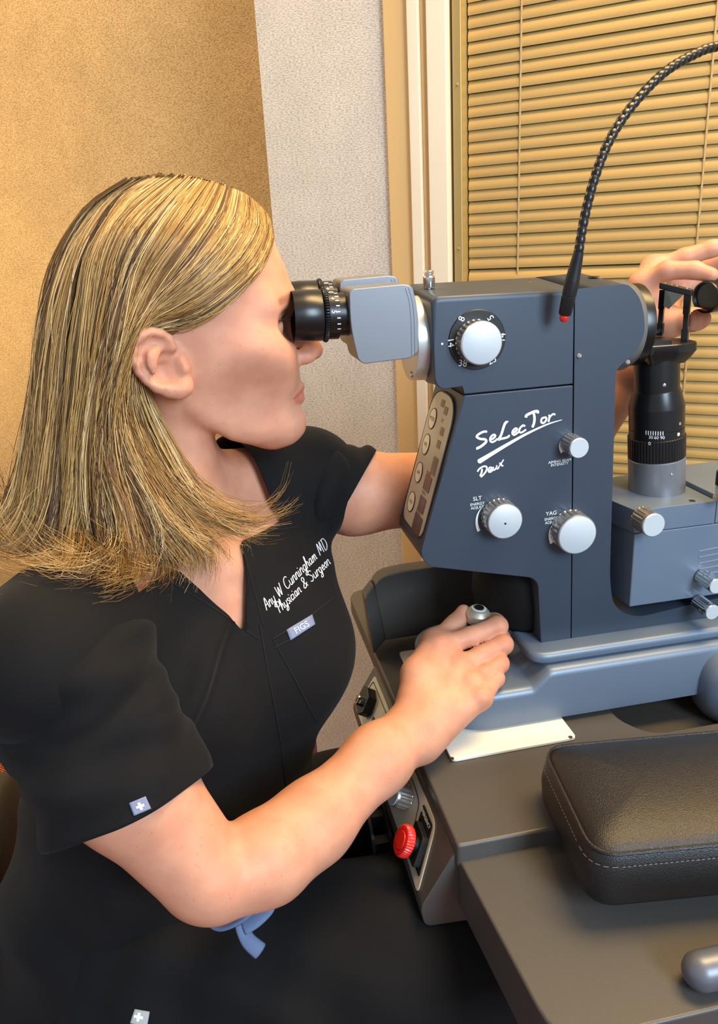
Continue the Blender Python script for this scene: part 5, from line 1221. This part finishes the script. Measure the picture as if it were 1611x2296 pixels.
seam('front_seam', [(583, 1400), (600, 1500), (628, 1650), (642, 1770)], .0006, top, [B_TOP])
ct = patch('sleeve_tag', [(290, 1800), (326, 1785), (338, 1813), (301, 1829)], M_TAGC, sl1, [B_S1])
def cross(cx, cy, ang, s_, parent, bv):
    w_ = s_ * .32; a = math.radians(ang); c, sn = math.cos(a), math.sin(a); P = []
    for x, y in ((-w_, -s_), (w_, -s_), (w_, -w_), (s_, -w_), (s_, w_), (w_, w_), (w_, s_), (-w_, s_), (-w_, w_), (-s_, w_), (-s_, -w_), (-w_, -w_)):
        h = hit(bv, cx + x * c - y * sn, cy + x * sn + y * c, .0017); P.append(h[0] if h else P[-1])
    return build('cross_mark', P, [(0, 1, 2, 5, 6, 7, 8, 11), (2, 3, 4, 5), (8, 9, 10, 11)], M_INK, parent, 0)
cross(314, 1807, -22, 9, sl1, [B_S1])
c2 = patch('trouser_tag', [(303, 2262), (336, 2268), (330, 2300), (292, 2294)], mat('pale_grey_tag', srgb(176, 174, 172), .7), tr, [B_TR, B_TOP])
cross(311, 2280, 12, 10, tr, [B_TR, B_TOP])
# blue-grey drawstring knot below the elbow
M_STR = mat('blue_grey_drawstring', srgb(92, 110, 142), .7, noise=.06, nscale=600)
ds = sweep('drawstring', spline([atD(472, 2050, .640), atD(500, 2070, .632), atD(535, 2060, .626), atD(570, 2035, .626), atD(592, 2012, .632), atD(597, 2030, .634), atD(575, 2055, .628), atD(545, 2075, .626)], 50), .0085, M_STR, pr, 12, 180, .35)
sweep('drawstring', spline([atD(540, 2072, .626), atD(548, 2092, .624), atD(560, 2112, .626), atD(584, 2133, .630)], 24), np.linspace(.0052, .0068, 24), M_STR, pr, 10, 180, .35)
# necklace
nk = on_cloth(spline([(326, 1175), (360, 1200), (400, 1216), (440, 1222), (474, 1216), (478, 1180), (476, 1130), (474, 1100)], 90), [B_BODY], .0008)
if len(nk) > 4:
    ch_ = sweep('necklace', nk, .0004, mat('silver_chain', srgb(214, 206, 200), .25, .9), pr, 5)
    h = hit([B_BODY], 476, 1217, .002); V, Fc = lathe_mesh([(-.0018, .0004), (-.0012, .0014), (0, .0018), (.0012, .0014), (.0018, .0004)], h[0], (0, 0, 1), 12); build('pendant', V, Fc, M_CHROME, ch_, 60)
# lashes
for s_ in (-1, 1):
    VV, FF = [], []
    for t in np.linspace(0, 1, 16):
        p0 = np.array([.0672 - .008 * t * t - .002 * t, s_ * (.024 + .020 * t), 1.1862 - .001 * t]); p1 = p0 + np.array([.0075 - .003 * t, s_ * .004 * t, .0012]); p2 = p0 + np.array([.0105 - .003 * t, s_ * .006 * t, .0042])
        V, Fc = sweep_mesh(spline([p0, p1, p2], 6), np.linspace(.00025, .00008, 6), 4); b0 = len(VV); VV += list(V); FF += [[b0 + i for i in f] for f in Fc]
    build('eyelashes', VV, FF, mat('dark_lash', srgb(40, 30, 26), .6), pr, 60)['kind'] = 'stuff'
# ------------------------------------------------------------------ the knurled ring in the far hand
kr = thing('knurled_lens_ring', 'black knurled lens ring held between finger and thumb', 'lens ring', tuple(z3(1420, 1110, .806)))
kc0 = z3(1390, 1122, .803); kd = np.array([.93, .30, .06])
lathe('ring_body', [(.003, .0135), (.0, .0145), (.0, .0160), (.0015, .0165), (.003, .0165), (.018, .0165), (.020, .0160), (.0205, .0145), (.018, .0135)], kc0, kd, M_BLACKM, kr, 160, lambda t, k: 1 - (.055 * (math.cos(40 * t) > 0) if 3 < k < 6 else 0), 25)
lathe('ring_glass', [(.008, .0136), (.0085, .0136), (.009, .010)], kc0, kd, mat('dark_lens_glass', srgb(14, 18, 26), .08, spec=.8), kr, 40)
# ------------------------------------------------------------------ the stool
sk = thing('swivel_chair', 'dark swivel chair with low backrest under the seated woman', 'chair', (-.15, -.03, 0))
M_CH = mat('dark_chair_vinyl', srgb(34, 32, 31), .5, bump=.2, bscale=500)
def cush(name, c, r, k=2.6):
    V, Fc = [], []; n, m_ = 32, 14
    for i in range(m_ + 1):
        p = math.pi * i / m_
        for j in range(n):
            a = 2 * math.pi * j / n; d = np.array([math.sin(p) * math.cos(a), math.sin(p) * math.sin(a), math.cos(p)]); d = np.sign(d) * np.abs(d) ** (2 / k); V.append(np.array(c) + d * np.array(r))
    for i in range(m_):
        for j in range(n):
            q = (j + 1) % n; Fc.append([i * n + j, i * n + q, (i + 1) * n + q, (i + 1) * n + j])
    return build(name, V, Fc, M_CH, sk, 180)
cush('seat', (-.13, -.03, .425), (.22, .22, .045), 3.2); cush('backrest', (-.325, .05, .555), (.032, .17, .085), 3.0)
sweep('back_bar', spline([(-.25, -.03, .40), (-.35, 0, .40), (-.385, .04, .46), (-.365, .05, .60)], 24), .016, M_BLACKM, sk, 12)
lathe('gas_column', [(0, .026), (.16, .026), (.161, .018), (.30, .018)], (-.13, -.03, .085), (0, 0, 1), M_BLACKM, sk, 24)
for i in range(5):
    a = 2 * math.pi * i / 5 + .3; e_ = np.array([-.13 + .27 * math.cos(a), -.03 + .27 * math.sin(a), .07])
    sweep('star_leg', [(-.13, -.03, .10), (-.13 + .14 * math.cos(a), -.03 + .14 * math.sin(a), .09), e_], [.022, .018, .013], M_BLACKM, sk, 10)
    lathe('caster', [(-.012, .006), (-.012, .024), (.012, .024), (.012, .006)], e_ - np.array([0, 0, .045]), (-math.sin(a), math.cos(a), 0), M_BLACK, sk, 20)
